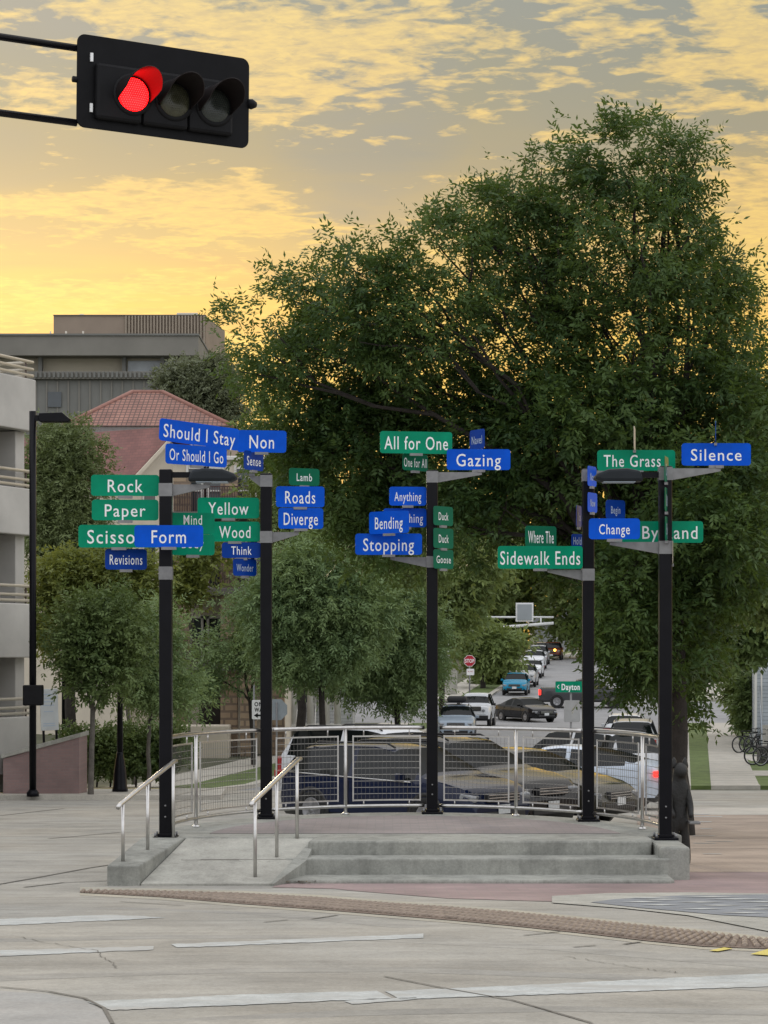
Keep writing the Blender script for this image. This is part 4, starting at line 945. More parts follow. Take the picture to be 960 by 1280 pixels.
# planter wall and signboard by the garage
t = thing('planter_wall', 'mauve brick planter wall with a pale sloping cap beside the street lamp', 'wall', (at(50, 990, 60).x, 60, g(60)+.12))
xa, xb = at(4, 990, 60).x, at(99, 990, 60).x; s = F/60; zA = EZ-(946-HY)/s; zB = EZ-(919-HY)/s; zb = g(61)
m_pb = brickmat('planter_brick', (.30, .20, .185), (.26, .18, .17), (.25, .20, .19), .22, .075, .006, .85, 'XZ')
MB().prism([(xa, zb-.3), (xb, zb-.3), (xb, zB-.05), (xa, zA-.05)], 60, 61.6, 'XZ').build('brick_face', m_pb, t)
MB().prism([(xa-.05, zA-.048), (xb+.05, zB-.048), (xb+.05, zB+.07), (xa-.05, zA+.07)], 59.93, 61.65, 'XZ').build('cap', m_conc, t, bevel=.015)
c = at(63, 887, 62.2); t = thing('signboard', 'white notice board on two legs above the planter wall', 'signboard', (c.x, 62.2, c.z-1.0)); t.rotation_euler = (0, R(-2), R(22))
mb = MB(); mb.box((0, 0, 1.0), (.50, .06, 1.14)); mb.build('board', mat('board_white', (.55, .58, .58), .5, 0, .08, 3), t, loc=(0, 0, 0), bevel=.01)
mb = MB()
for x in (-.18, .18): mb.box((x, .0, .22), (.06, .05, .5))
mb.build('leg', m_black, t, loc=(0, 0, 0))
mb = MB()
for k, (wd_, z) in enumerate(((.30, 1.42), (.22, 1.32), (.34, 1.22), (.30, 1.12), (.26, .95), (.32, .62), (.34, .56))): mb.box((-.02, -.0315, z), (wd_, .003, .03))
mb.build('text_lines', m_letdim, t, loc=(0, 0, 0))

# ------------------------------------------------------------------ buildings
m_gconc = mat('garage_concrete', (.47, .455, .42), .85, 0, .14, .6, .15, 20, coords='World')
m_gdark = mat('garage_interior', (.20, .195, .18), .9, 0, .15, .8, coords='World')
m_railg = mat('rail_cream', (.52, .48, .40), .5, .2, .06, 4)
m_window = mat('window_glass', (.03, .04, .045), .08, 0, .3, .6, spec=.8)
m_trimw = mat('white_trim', (.62, .61, .57), .6, 0, .06, 3)
m_stucco = mat('cream_stucco', (.58, .52, .42), .9, 0, .08, 1.2, .1, 30)
m_stucco2 = mat('tan_stucco', (.38, .30, .245), .9, 0, .08, 1.2, .1, 30)
# parking garage
A = Vector((at(45, 800, 62).x, 62)); GZ = lambda py: EZ-(py-HY)*62/F
t = thing('parking_garage', 'pale concrete parking garage with open decks and cream rails at the left', 'parking garage', (A.x, A.y, g(62))); rz = math.atan2(-.92, -.39)
t.rotation_euler = (0, 0, rz)                     # local +x runs along the street face towards the camera, local -y... into the lot
def gb(mb, name, m, p=None, **k): return mb.build(name, m, p or t, loc=(0, 0, 0), **k)
o0 = t.location.z; LG = 30.
side = -1                                            # the building lies on this side of the face line
lv = [(475, 540), (612, 670), (755, 822), (895, 965)]
for a, b in lv:
    z1, z0 = GZ(a)-o0, GZ(b)-o0
    mb = MB(); mb.box2((0, side*0.0, z0), (LG, side*.28, z1)); mb.box2((0, side*.29, z0), (.28, side*18, z1)); gb(mb, 'parapet_band', m_gconc, bevel=.03)
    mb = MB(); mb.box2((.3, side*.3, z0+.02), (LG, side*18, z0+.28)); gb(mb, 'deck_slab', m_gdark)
    mb = MB()
    for k in range(1, 8): mb.box2((k*3.9-.02, .001, z0+.03), (k*3.9+.02, .004, z1-.03))
    gb(mb, 'panel_joints', m_gdark)
for x in (.24, 8.5, 17, 25.5):
    mb = MB(); mb.box2((x-.2, side*.34, -.2), (x+.26, side*.9, GZ(540)-o0)); gb(mb, 'column', m_gconc, bevel=.02)
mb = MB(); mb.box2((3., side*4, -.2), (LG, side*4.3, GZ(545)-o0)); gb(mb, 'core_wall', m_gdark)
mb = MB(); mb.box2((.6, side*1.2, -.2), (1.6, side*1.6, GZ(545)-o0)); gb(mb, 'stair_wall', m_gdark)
for (a, hs) in ((475, (22, 13, 5)), (612, (22, 11, 4)), (755, (22, 11, 4)), (895, (22, 11, 4))):
    mb = MB()
    for h in hs:
        z = GZ(a-h)-o0; mb.tube([(.0, side*.1, z), (LG, side*.1, z)], .045, 8); mb.tube([(.05, side*.1, z), (.05, side*12, z)], .045, 8)
    fr = gb(mb, 'guard_rail', m_railg)
    mb = MB()
    for k in range(16): mb.tube([(.3+k*1.9, side*.14, GZ(a)-o0-.02), (.3+k*1.9, side*.14, GZ(a-21)-o0)], .03, 6)
    gb(mb, 'rail_post', mat('rail_brown', (.10, .07, .06), .6), fr)
# brutalist block far off
YB = 260; bz = lambda py: EZ-(py-HY)*YB/F; bxx = lambda px: (px-CX)*YB/F
t = thing('campus_block', 'big grey concrete block with a ribbed top storey on the skyline', 'building', (bxx(120), YB, 2))
m_bru = mat('grey_concrete_wall', (.20, .19, .165), .9, 0, .12, .25, .1, 4, coords='World'); m_bru2 = mat('brown_concrete_wall', (.27, .215, .165), .9, 0, .1, .3, coords='World'); m_bru3 = mat('slate_cladding', (.17, .17, .155), .9, 0, .1, .4, coords='World')
mb = MB(); mb.box2((bxx(-90), YB, 0), (bxx(240), YB+26, bz(475))); gb(mb, 'lower_wall', m_bru3, loc_=None) if False else mb.build('lower_wall', m_bru3, t)
mb = MB()
for k in range(-5, 15): x = bxx(45+k*13.5); mb.box2((x-.09, YB-.12, 0), (x+.09, YB-.004, bz(476)))
mb.build('wall_ribs', m_bru, t)
mb = MB(); mb.box2((bxx(-90), YB-.6, bz(474.5)), (bxx(240), YB+26, bz(465))); mb.build('cornice_band', m_bru, t)
mb = MB()
for k in range(34): x = bxx(45+k*5.6); mb.box2((x, YB-.9, bz(473)), (x+.26, YB-.61, bz(466)))
mb.build('cornice_teeth', m_bru3, t)
mb = MB(); mb.box2((bxx(-90), YB+1.5, bz(465)+.01), (bxx(236), YB+26, bz(446))); mb.build('gallery_wall', mat('gallery_pale', (.40, .36, .27), .7, 0, .15, .12, coords='World'), t)
mb = MB()
for x in (47, 152, 200): mb.box2((bxx(x), YB+.4, bz(465)+.02), (bxx(x+4.5), YB+1.45, bz(446)))
mb.build('gallery_column', m_bru3, t)
mb = MB()
for (x0, x1) in ((158, 200), (204, 225)): mb.box2((bxx(x0), YB+1.42, bz(463)), (bxx(x1), YB+1.49, bz(449)))
mb.build('gallery_window', mat('pale_window', (.34, .37, .38), .15, 0, .3, .3), t)
mb = MB(); mb.box2((bxx(-90), YB-1.2, bz(446)+.01), (bxx(249), YB+26, bz(421.5))); mb.build('fascia', m_bru, t)
mb = MB(); mb.box2((bxx(-90), YB-1.4, bz(421.5)+.01), (bxx(250), YB+26, bz(419))); mb.build('coping', m_bru3, t)
YU = YB+30; ux = lambda px: (px-CX)*YU/F; uz = lambda py: EZ-(py-HY)*YU/F
mb = MB(); mb.hull([(ux(67), YU, 5), (ux(257), YU, 5), (ux(271.5), YU+14, 5), (ux(67), YU+14, 5)], [(ux(67), YU, uz(394.5)), (ux(257), YU, uz(394.5)), (ux(271.5), YU+14, uz(394.5)), (ux(67), YU+14, uz(394.5))]); mb.build('upper_wall', m_bru2, t)
mb = MB()
for k in range(26): x = ux(157+k*3.9); mb.box2((x, YU-.35, bz(421)), (x+.17, YU-.01, uz(395)))
mb.build('upper_ribs', mat('rib_brown', (.31, .26, .20), .9, 0, .1, 1), t)
mb = MB(); mb.box2((ux(66.5), YU-.2, uz(394.5)+.01), (ux(257.5), YU+14, uz(393.6))); mb.build('upper_coping', m_bru, t)
mb = MB(); mb.box2((ux(218), YU+3, uz(393.5)), (ux(245), YU+8, uz(386.5))); mb.build('roof_unit', m_railg, t, bevel=.1)
mb = MB(); mb.lathe([(.45, uz(393.5)), (.6, uz(390)), (.5, uz(388)), (.2, uz(387))], (ux(97), YU+4, 0), 14); mb.box2((ux(92), YU+3, uz(393.5)), (ux(115), YU+6, uz(390.8))); mb.build('roof_vent', m_railg, t)
mb = MB()
for x, y in ((79.5, 411), (101, 411)): mb.tube([(bxx(x), YB+2, bz(420)), (bxx(x), YB+2, bz(y))], .12, 6); mb.tube([(bxx(x), YB+2, bz(417)), (bxx(x+4), YB+2, bz(417))], .12, 6)
mb.tube([(bxx(60), YB+2, bz(420)), (bxx(60), YB+2, bz(411))], .10, 6); mb.tube([(bxx(20), YB+2, bz(420)), (bxx(20), YB+2, bz(418))], .3, 6); mb.tube([(bxx(37), YB+2, bz(420)), (bxx(37), YB+2, bz(416.5))], .08, 6)
mb.build('roof_pipe', m_railg, t)
mb = MB(); mb.box2((bxx(60), YB-.2, bz(509)), (bxx(77), YB-.13, bz(490))); mb.build('window', m_window, t)
# tile-roofed apartment house
YA = 128; ax = lambda px: (px-CX)*YA/F; az = lambda py: EZ-(py-HY)*YA/F
t = thing('apartment_house', 'tall tan house under a hipped roof of reddish clay tiles', 'house', (ax(190), YA, g(YA)))
MB().box2((ax(106), YA+.5, g(YA)-.3), (ax(287), YA+11, az(538))).build('wall', m_stucco2, t)
m_tile = brickmat('clay_tile', (.31, .155, .115), (.26, .125, .095), (.10, .055, .045), .27, .20, .03, .8, 'XZ', 'World', .8, 0)
# hip roof: eave rectangle to a short ridge
ex0, ex1, ey0, ey1, ez = ax(79), ax(291), YA-.2, YA+12.5, az(533); rx0, rx1, rz_ = ax(150), ax(190), az(482.5)
rv = [(ex0, ey0, ez), (ex1, ey0, ez), (ex1, ey1, ez), (ex0, ey1, ez), (rx0, YA+6.1, rz_+.35), (rx1, YA+6.1, rz_+.35)]
mb = MB(); mb.add(rv, [(0, 1, 5, 4), (1, 2, 5), (2, 3, 4, 5), (3, 0, 4), (3, 2, 1, 0)])
rf = mb.build('roof', m_tile, t)
mb = MB(); mb.tube([rv[1], rv[5], rv[4], rv[0]], .14, 8); mb.build('ridge_tiles', mat('ridge_clay', (.28, .14, .11), .8, 0, .15, 4), rf)
mb = MB(); mb.box2((ex0+.1, ey0+.1, ez-.35), (ex1-.1, ey0+.22, ez-.02)); mb.build('gutter', mat('gutter_grey', (.22, .20, .19), .6), t)
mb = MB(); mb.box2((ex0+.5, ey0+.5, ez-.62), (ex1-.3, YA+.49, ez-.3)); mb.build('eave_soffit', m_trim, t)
def windows(xs_, zs_, y, wd_, h, parent, fm=m_trimw):
    for x in xs_:
        for z in zs_:
            mb = MB()
            for s in (-1, 1): mb.box((x+s*wd_/2, y-.03, z), (.10, .08, h+.2)); mb.box((x, y-.03, z+s*h/2), (wd_-.12, .08, .10))
            mb.box((x, y-.025, z), (wd_-.12, .05, .06))
            f_ = mb.build('window_frame', fm, parent); mb = MB(); mb.box((x, y-.008, z), (wd_-.1, .012, h-.1)); mb.build('pane', m_window, f_)
windows([ax(218), ax(245), ax(270)], [az(565), az(620), az(680), az(740)], YA+.5, 1.0, 1.5, t)
# gabled house in front of it
YG = 116; gx = lambda px: (px-CX)*YG/F; gz = lambda py: EZ-(py-HY)*YG/F
t = thing('gabled_house', 'cream house with a red shingle gable roof below the tiled roof', 'house', (gx(120), YG, g(YG))); ro = g(YG)
t.rotation_euler = (0, 0, R(-34)); zl = lambda py: gz(py)-ro
rl0, hw_, dp = 5.2, 3.1, 0
m_shin = brickmat('red_shingle', (.215, .095, .082), (.175, .08, .072), (.13, .07, .06), .3, .16, .01, .9, 'XZ', 'World', .3)
mb = MB(); mb.prism([(-hw_, -.2), (hw_, -.2), (hw_, zl(604)), (0, zl(553)), (-hw_, zl(604))], -rl0, rl0-.45, 'YZ'); mb.build('wall', m_stucco, t, loc=(0, 0, 0))
for s in (-1, 1):
    mb = MB(); e = (s*(hw_+.45), zl(604)-.45*(zl(553)-zl(604))/hw_); pk = (0, zl(545))
    mb.prism([(e[0], e[1]), (e[0], e[1]+.2), (pk[0], pk[1]+.2), (pk[0]+.001*s, pk[1])], -rl0-.3, rl0+.3, 'YZ'); mb.build('roof', m_shin, t, loc=(0, 0, 0))
    mb = MB(); mb.prism([(e[0], e[1]-.06), (e[0], e[1]+.16), (pk[0], pk[1]+.16), (pk[0], pk[1]-.06)], rl0+.305, rl0+.37, 'YZ'); mb.build('barge_board', m_stucco, t, loc=(0, 0, 0))
for y_ in (-1.5, 1.5):
    for py in (625, 700, 770):
        mb = MB(); mb.box((rl0-.42, y_, zl(py)), (.08, 1.0, 1.5)); w_ = mb.build('window_frame', m_trimw, t, loc=(0, 0, 0)); mb = MB(); mb.box((rl0-.37, y_, zl(py)), (.04, .8, 1.3)); mb.build('pane', m_window, w_, loc=(0, 0, 0))
# balconied townhouse behind the slim trees
YT = 92; tx = lambda px: (px-CX)*YT/F; tz_ = lambda py: EZ-(py-HY)*YT/F
t = thing('townhouse', 'cream townhouse with stacked iron balconies and striped brick piers', 'house', (tx(270), YT, g(YT)))
MB().box2((tx(212), YT+1.6, g(YT)-.3), (tx(352), YT+13, tz_(572))).build('wall', m_stucco, t)
MB().box2((tx(210), YT+1.4, tz_(572)+.01), (tx(354), YT+13.2, tz_(566))).build('parapet', m_trimw, t, bevel=.04)
m_pier = brickmat('pier_brick', (.36, .27, .18), (.30, .21, .14), (.20, .15, .11), .6, .30, .05, .85, 'S', 'World', .5)
for x in (227, 286, 345):
    MB().box2((tx(x)-.34, YT+.0, g(YT)-.2), (tx(x)+.34, YT+.62, tz_(592))).build('pier', m_pier, t, bevel=.02)
for i, py in enumerate((640, 735, 830)):
    z = tz_(py); MB().box2((tx(214), YT-.3, z-.30), (tx(352), YT+1.59, z)).build('balcony_slab', mat('slab_dark', (.12, .11, .10), .8), t, bevel=.03)
    mb = MB()
    for k in range(44): x = tx(216)+k*(tx(350)-tx(216))/43; mb.box((x, YT-.22, z+.5), (.03, .03, 1.0))
    mb.box(((tx(216)+tx(350))/2, YT-.22, z+1.02), (tx(350)-tx(216), .06, .05)); mb.build('balcony_rail', mat('iron_rail', (.06, .03, .03), .6), t)
windows([tx(243), tx(262), tx(304), tx(322)], [tz_(610), tz_(705), tz_(800)], YT+1.6, .85, 1.9, t)
MB().box2((tx(226), YT-2.2, g(YT)-.2), (tx(290), YT-.4, tz_(905))).build('front_stoop', m_stucco, t, bevel=.04)
MB().box2((tx(302), YT-.9, g(YT)-.2), (tx(322), YT-.3, tz_(810))).build('porch_pier', m_pier, t, bevel=.02)
mb = MB(); mb.box((tx(262), YT+1.55, tz_(880)), (1.1, .06, 2.3)); mb.build('door', mat('door_dark', (.03, .02, .018), .5), t)
# white porch house
YP = 102; qx = lambda px: (px-CX)*YP/F; qz = lambda py: EZ-(py-HY)*YP/F
t = thing('porch_house', 'white house with porch columns and stairs seen between the locust trunks', 'house', (qx(392), YP, g(YP)))
m_wh = brickmat('white_siding', (.50, .51, .50), (.47, .48, .47), (.30, .30, .30), 6, .16, .012, .7, 'S', 'World', .5)
MB().box2((qx(362), YP+2, g(YP)-.2), (qx(440), YP+10, qz(720))).build('wall', m_wh, t)
MB().prism([(qx(356), qz(720)+.01), (qx(446), qz(720)+.01), (qx(401), qz(650))], YP+1.6, YP+10.4, 'XZ').build('roof', m_shin, t)
MB().box2((qx(360), YP-.2, g(YP)+.9), (qx(425), YP+1.98, g(YP)+1.1)).build('porch_floor', m_trimw, t)
for x in (366, 388, 408, 422):
    mb = MB(); mb.lathe([(.16, g(YP)+1.1), (.13, g(YP)+3.6), (.18, g(YP)+3.7)], (qx(x), YP, 0), 12); mb.build('column', m_trimw, t)
MB().box2((qx(358), YP-.4, g(YP)+3.7), (qx(428), YP+1.95, g(YP)+4.0)).build('porch_roof', m_trimw, t)
mb = MB()
for k in range(5): mb.box2((qx(372), YP-1.6+k*.28, g(YP)), (qx(395), YP-1.32+k*.28, g(YP)+.22+k*.18))
mb.build('steps', m_conc, t)
mb = MB()
for x in (372, 395): mb.tube([(qx(x), YP-1.7, g(YP)+1.0), (qx(x), YP-.25, g(YP)+2.0)], .03, 6); mb.tube([(qx(x), YP-1.6, g(YP)), (qx(x), YP-1.6, g(YP)+1.05)], .03, 6)
mb.build('stair_rail', m_trimw, t)
windows([qx(380), qx(410)], [qz(800), qz(860)], YP+2, .9, 1.5, t)
# grey sided house at the right edge
YS = 96; hx = lambda px: (px-CX)*YS/F; hz = lambda py: EZ-(py-HY)*YS/F
t = thing('sided_house', 'pale grey clapboard house at the right edge behind the bicycles', 'house', (hx(960), YS, g(YS)))
m_sd = brickmat('grey_siding', (.38, .42, .45), (.36, .40, .43), (.22, .25, .27), 9, .16, .012, .7, 'S', 'World', .5)
MB().box2((hx(945), YS, g(YS)-.2), (hx(1150), YS+14, hz(735))).build('wall', m_sd, t)
MB().prism([(hx(936), hz(735)+.01), (hx(1160), hz(735)+.01), (hx(1048), hz(600))], YS-.5, YS+14.5, 'XZ').build('roof', mat('grey_shingle', (.12, .115, .11), .9, 0, .2, 5), t)
mb = MB(); mb.box2((hx(943.5), YS-.06, g(YS)), (hx(946.5), YS+.1, hz(736))); mb.box2((hx(951), YS-.06, g(YS)), (hx(953), YS-.003, hz(736))); mb.build('corner_board', m_trimw, t)
mb = MB()
for k in range(6): mb.box2((hx(950), YS-3+k*.3, g(YS)), (hx(990), YS-2.7+k*.3, g(YS)+.3+k*.2))
mb.build('steps', m_conc, t)
mb = MB()
for y_ in (950, 968): mb.tube([(hx(y_), YS-3.1, g(YS)+1.0), (hx(y_), YS-.2, g(YS)+2.9)], .04, 6); mb.tube([(hx(y_), YS-3.0, g(YS)), (hx(y_), YS-3.0, g(YS)+1.1)], .03, 6)
mb.build('stair_rail', mat('rail_grey', (.25, .28, .30), .4, .5), t)
windows([hx(985)], [hz(850)], YS, 1.0, 1.6, t)
t.rotation_euler = (0, 0, R(-8))
# small far house at the top of the street
YF = 300; fx = lambda px: (px-CX)*YF/F; fz = lambda py: EZ-(py-HY)*YF/F
t = thing('far_house', 'distant grey house with a red roof edge at the top of the street', 'house', (fx(700), YF, g(YF)))
MB().box2((fx(668), YF, g(YF)-.5), (fx(735), YF+10, fz(778))).build('wall', mat('far_wall', (.25, .26, .26), .9), t)
MB().prism([(fx(664), fz(778)+.01), (fx(740), fz(778)+.01), (fx(712), fz(752)), (fx(690), fz(752))], YF-.6, YF+10.6, 'XZ').build('roof', mat('far_roof', (.22, .23, .24), .9), t)
mb = MB(); mb.prism([(fx(678), fz(772)), (fx(690), fz(763)), (fx(700), fz(772))], YF-1.4, YF-.62, 'XZ'); mb.build('dormer', mat('dormer_red', (.30, .06, .04), .8), t)
# pale low fence on the far left sidewalk
pp = at(596, 872, 140)
t = thing('garden_wall', 'low grey block wall beside the sidewalk near the STOP sign', 'wall', (at(565, 870, 158).x, 158, g(158)))
MB().box2((at(556, 870, 158).x, 157.8, g(158)-.1), (at(571.5, 870, 158).x, 158.2, EZ-(837-HY)*158/F)).build('blocks', m_conc, t, bevel=.03)
MB().box2((at(555, 870, 158).x, 157.75, EZ-(837-HY)*158/F+.004), (at(572.5, 870, 158).x, 158.25, EZ-(835.5-HY)*158/F)).build('cap', m_walk, t)

# ------------------------------------------------------------------ bicycles
def make_bike():
    t = thing('bicycle', 'dark bicycle', 'bicycle', (0, 0, 0), 'bicycles on the rack by the sidewalk'); r = .34
    fr = mat('bike_frame', (.02, .022, .026), .4); T = lambda pts, rr, nm, m=fr, p=t: (lambda mb: (mb.tube(pts, rr, 7), mb.build(nm, m, p)))(MB())[1]
    for x in (-.52, .52):
        mb = MB(); n = 24; mb.tube([(x+r*math.cos(2*math.pi*k/n), 0, r+r*math.sin(2*math.pi*k/n)) for k in range(n+1)], .022, 7); wv = mb.build('wheel', m_tyre, t)
        mb = MB(); mb.tube([(x+(r-.035)*math.cos(2*math.pi*k/n), 0, r+(r-.035)*math.sin(2*math.pi*k/n)) for k in range(n+1)], .012, 5)
        for k in range(12): a = math.pi*k/6; mb.tube([(x, 0, r), (x+(r-.03)*math.cos(a), 0, r+(r-.03)*math.sin(a))], .0025, 3)
        mb.build('rim', m_rim, wv)
    mb = MB()
    for a, b in (((-.52, 0, r), (-.08, 0, .30)), ((-.08, 0, .30), (-.22, 0, .82)), ((-.22, 0, .78), (.36, 0, .80)), ((-.08, 0, .30), (.38, 0, .72)), ((-.52, 0, r), (-.21, 0, .76)), ((.52, 0, r), (.34, 0, .92))): mb.tube([a, b], .017, 7)
    mb.build('frame', fr, t)
    mb = MB(); mb.tube([(.30, -.26, .98), (.36, -.12, 1.0), (.35, 0, .95), (.36, .12, 1.0), (.30, .26, .98)], .014, 7); mb.build('handlebar', fr, t)
    mb = MB(); mb.prism([(-.36, -.07), (-.36, .07), (-.12, .02), (-.12, -.02)], .86, .91); mb.build('saddle', m_tyre, t, bevel=.015)
    mb = MB(); mb.lathe([(.09, -.01), (.09, .01)], (-.08, .05, .30), 14, 'Y'); mb.tube([(-.08, .06, .30), (.04, .06, .18)], .012, 6); mb.tube([(-.08, -.06, .30), (-.2, -.06, .42)], .012, 6); mb.build('crank', m_rim, t)
    return t
bk = make_bike()
def park(o, px, Y, rz, label):
    o.location = ((px-CX)*Y/F, Y, g(Y)+.135); o.rotation_euler = (0, 0, rz); o['label'] = label
bikes = [(936, 95, R(28), 'dark bicycle nearest the sidewalk with its front wheel out'), (943, 95.6, R(34), 'dark bicycle second from the sidewalk, beside the house steps'),
         (950, 96.3-2.2, R(30), 'bicycle third along, in front of the grey house corner'), (957, 84, R(15), 'bicycle at the right edge behind the low dark box'), (966, 83.4, R(24), 'bicycle cut by the right edge of the picture')]
for i, (px, Y, rz, lb) in enumerate(bikes):
    o = bk if i == 0 else copy_tree(bk, (0, 0, 0)); park(o, px, Y, rz, lb)
t = thing('planter_box', 'low dark wooden box beside the bicycles at the right edge', 'planter', (at(958, 950, 85.5).x, 85.5, g(85)+.13))
mb = MB(); c_ = t.location; mb.box((c_.x+.2, c_.y, c_.z+.32), (1.0, .8, .64)); mb.build('box', mat('dark_wood', (.06, .055, .05), .8, 0, .2, 8), t, bevel=.02)
mb = MB()
for z in (.16, .32, .48): mb.box((c_.x+.2, c_.y-.405, c_.z+z), (1.02, .012, .02))
mb.build('board_gaps', m_trim, t)

# ------------------------------------------------------------------ dark upright bear-like sculpture by the last post
zq = g(26.6); b = at(849, 1050, 26.6); t = thing('statue', 'narrow dark statue holding a small tray beside the rightmost post', 'statue', (b.x, 26.6, zq+.01))
mS = mat('bronze_dark', (.012, .012, .011), .6, .0, .3, 10, .4, 40)
pts = [((0, 0, .55), (.145, .13)), ((0, .0, .80), (.13, .12)), ((.0, -.02, 1.0), (.10, .10)), ((.01, -.05, 1.13), (.135, .14)), ((.05, -.20, 1.09), (.065, .065)),   # pelvis chest neck head snout
       ((-.08, 0, .30), (.085, .085)), ((-.09, 0, .04), (.075, .09)), ((-.09, -.12, .03), (.045, .05)), ((.08, 0, .30), (.085, .085)), ((.09, 0, .04), (.075, .09)), ((.10, -.13, .03), (.045, .05)),
       ((.12, -.05, .86), (.055, .055)), ((.155, -.10, .66), (.05, .05)), ((.14, -.22, .56), (.04, .04)), ((-.12, -.05, .86), (.055, .055)), ((-.15, -.08, .66), (.05, .05)), ((-.10, -.2, .56), (.04, .04))]
ed = [(0, 1), (1, 2), (2, 3), (3, 4), (0, 5), (5, 6), (6, 7), (0, 8), (8, 9), (9, 10), (1, 11), (11, 12), (12, 13), (1, 14), (14, 15), (15, 16)]
me = bpy.data.meshes.new('body'); me.from_pydata([p[0] for p in pts], ed, []); bo = bpy.data.objects.new('body', me); link(bo, t)
sk = bo.modifiers.new('skin', 'SKIN'); ss = bo.modifiers.new('smooth', 'SUBSURF'); ss.levels = ss.render_levels = 2
for v, p_ in zip(me.skin_vertices[0].data, pts): v.radius = p_[1]
me.skin_vertices[0].data[0].use_root = True; me.materials.append(mS); sk.use_smooth_shade = True
for s in (-1, 1):
    mb = MB(); mb.lathe([(.045, 0), (.05, .03), (.035, .09), (.008, .125)], (s*.08, -.03, 1.13), 10); e_ = mb.build('ear', mS, t, loc=(0, 0, 0))
mb = MB(); mb.box((.19, -.2, .50), (.16, .22, .03)); mb.build('tray', m_alu, t, loc=(0, 0, 0), bevel=.008); t.scale = (.80, .85, 1.0)

# ------------------------------------------------------------------ trees
def nrm(a): return a/np.maximum(np.linalg.norm(a, axis=-1, keepdims=True), 1e-9)
def foliage(name, lobes, ncl, per, clr, rach, nl, LL, LW, mtl, parent, seed, droop=.25, inner=.45, squash=1.):
    """Compound leaves: ncl clumps spread through the lobes' volume, per sprigs in a clump, nl leaflets on a sprig."""
    rg_ = np.random.default_rng(seed); lb = np.array(lobes, float)
    wgt = (lb[:, 3]*lb[:, 4]*lb[:, 5])**(2/3); pick = rg_.choice(len(lb), ncl, p=wgt/wgt.sum())
    u = nrm(rg_.normal(size=(ncl, 3))); r = inner+(1-inner)*rg_.random(ncl)**.6
    cen = lb[pick, :3]+u*lb[pick, 3:6]*r[:, None]
    n = ncl*per; ci = np.repeat(np.arange(ncl), per)
    cs = clr*(.6+.8*rg_.random(ncl))
    P = cen[ci]+np.clip(rg_.normal(size=(n, 3)), -1.7, 1.7)*cs[ci, None]*np.array([1, 1, .62*squash])
    out = u[ci]
    ax = nrm(out*.55+rg_.normal(size=(n, 3))*.55+np.array([0, 0, -droop+.12]))
    upv = nrm(rg_.normal(size=(n, 3))*.5+np.array([0, 0, 1.]))
    sd = nrm(np.cross(ax, upv)); nm = np.cross(sd, ax)
    sc = .75+.5*rg_.random(n)
    V = np.zeros((n, nl, 4, 3), np.float32)
    for k in range(nl):
        last = k == nl-1; f = 1.0 if last else (k//2+1)/((nl+1)//2+.3); s_ = 0 if last else (1 if k % 2 else -1)
        base = P+ax*(rach*f*sc)[:, None]
        d_ = nrm(ax*(1.0 if last else .55)+sd*s_*.85+rg_.normal(size=(n, 3))*.18-np.array([0, 0, .18]))
        wv = nrm(np.cross(d_, nm+rg_.normal(size=(n, 3))*.45))*(LW*.5*sc)[:, None]
        l = (LL*sc*(.85+.3*rg_.random(n)))[:, None]
        V[:, k, 0] = base; V[:, k, 1] = base+d_*l*.42+wv; V[:, k, 2] = base+d_*l; V[:, k, 3] = base+d_*l*.42-wv
    V = V.reshape(-1, 3)-np.array(rootloc(parent), np.float32); nf = len(V)//4
    me = bpy.data.meshes.new(name); me.vertices.add(len(V)); me.vertices.foreach_set('co', V.ravel())
    me.loops.add(nf*4); me.loops.foreach_set('vertex_index', np.arange(nf*4, dtype=np.int32)); me.polygons.add(nf)
    me.polygons.foreach_set('loop_start', np.arange(0, nf*4, 4, dtype=np.int32)); me.polygons.foreach_set('loop_total', np.full(nf, 4, np.int32))
    me.update(calc_edges=True); me.materials.append(mtl); o = bpy.data.objects.new(name, me); link(o, parent); return o
def curve3(a, b, sag=0, n=6, wob=.0, seed=0):
    rr = random.Random(seed); a, b = Vector(a), Vector(b); L = (b-a).length
    return [a.lerp(b, i/n)+Vector((rr.uniform(-1, 1)*wob*L, rr.uniform(-1, 1)*wob*L, sag*math.sin(math.pi*i/n)*L+rr.uniform(-1, 1)*wob*L))*(1 if 0 < i < n else 0) for i in range(n+1)]
m_bark = mat('bark_brown', (.028, .023, .019), .95, 0, .35, 6, .8, 30, coords='World')
m_bark2 = mat('bark_grey', (.11, .10, .085), .95, 0, .25, 6, .6, 30, coords='World')
m_ash = leafmat('leaf_ash', (.020, .052, .016), (.076, .126, .032), (.15, .215, .032), .28)
m_loc = leafmat('leaf_locust', (.110, .178, .080), (.205, .285, .115), (.24, .31, .09), .3)
m_yel = leafmat('leaf_yellow_green', (.115, .15, .04), (.20, .235, .06), (.26, .28, .05), .35)
m_dkg = leafmat('leaf_dark_green', (.072, .120, .040), (.150, .205, .065), (.11, .15, .035), .28)
m_far = leafmat('leaf_far', (.125, .18, .060), (.215, .275, .09), (.22, .26, .06), .33)
m_con = leafmat('leaf_conifer', (.12, .16, .065), (.18, .225, .09), (.15, .19, .05), .25)
def lobe(px, py, rx, ry, Y, dpt=None, dy=0):
    s = F/Y; c = at(px, py, Y); return (c.x, c.y+dy, c.z, rx/s, (dpt if dpt else (rx+ry)/2/s), ry/s)
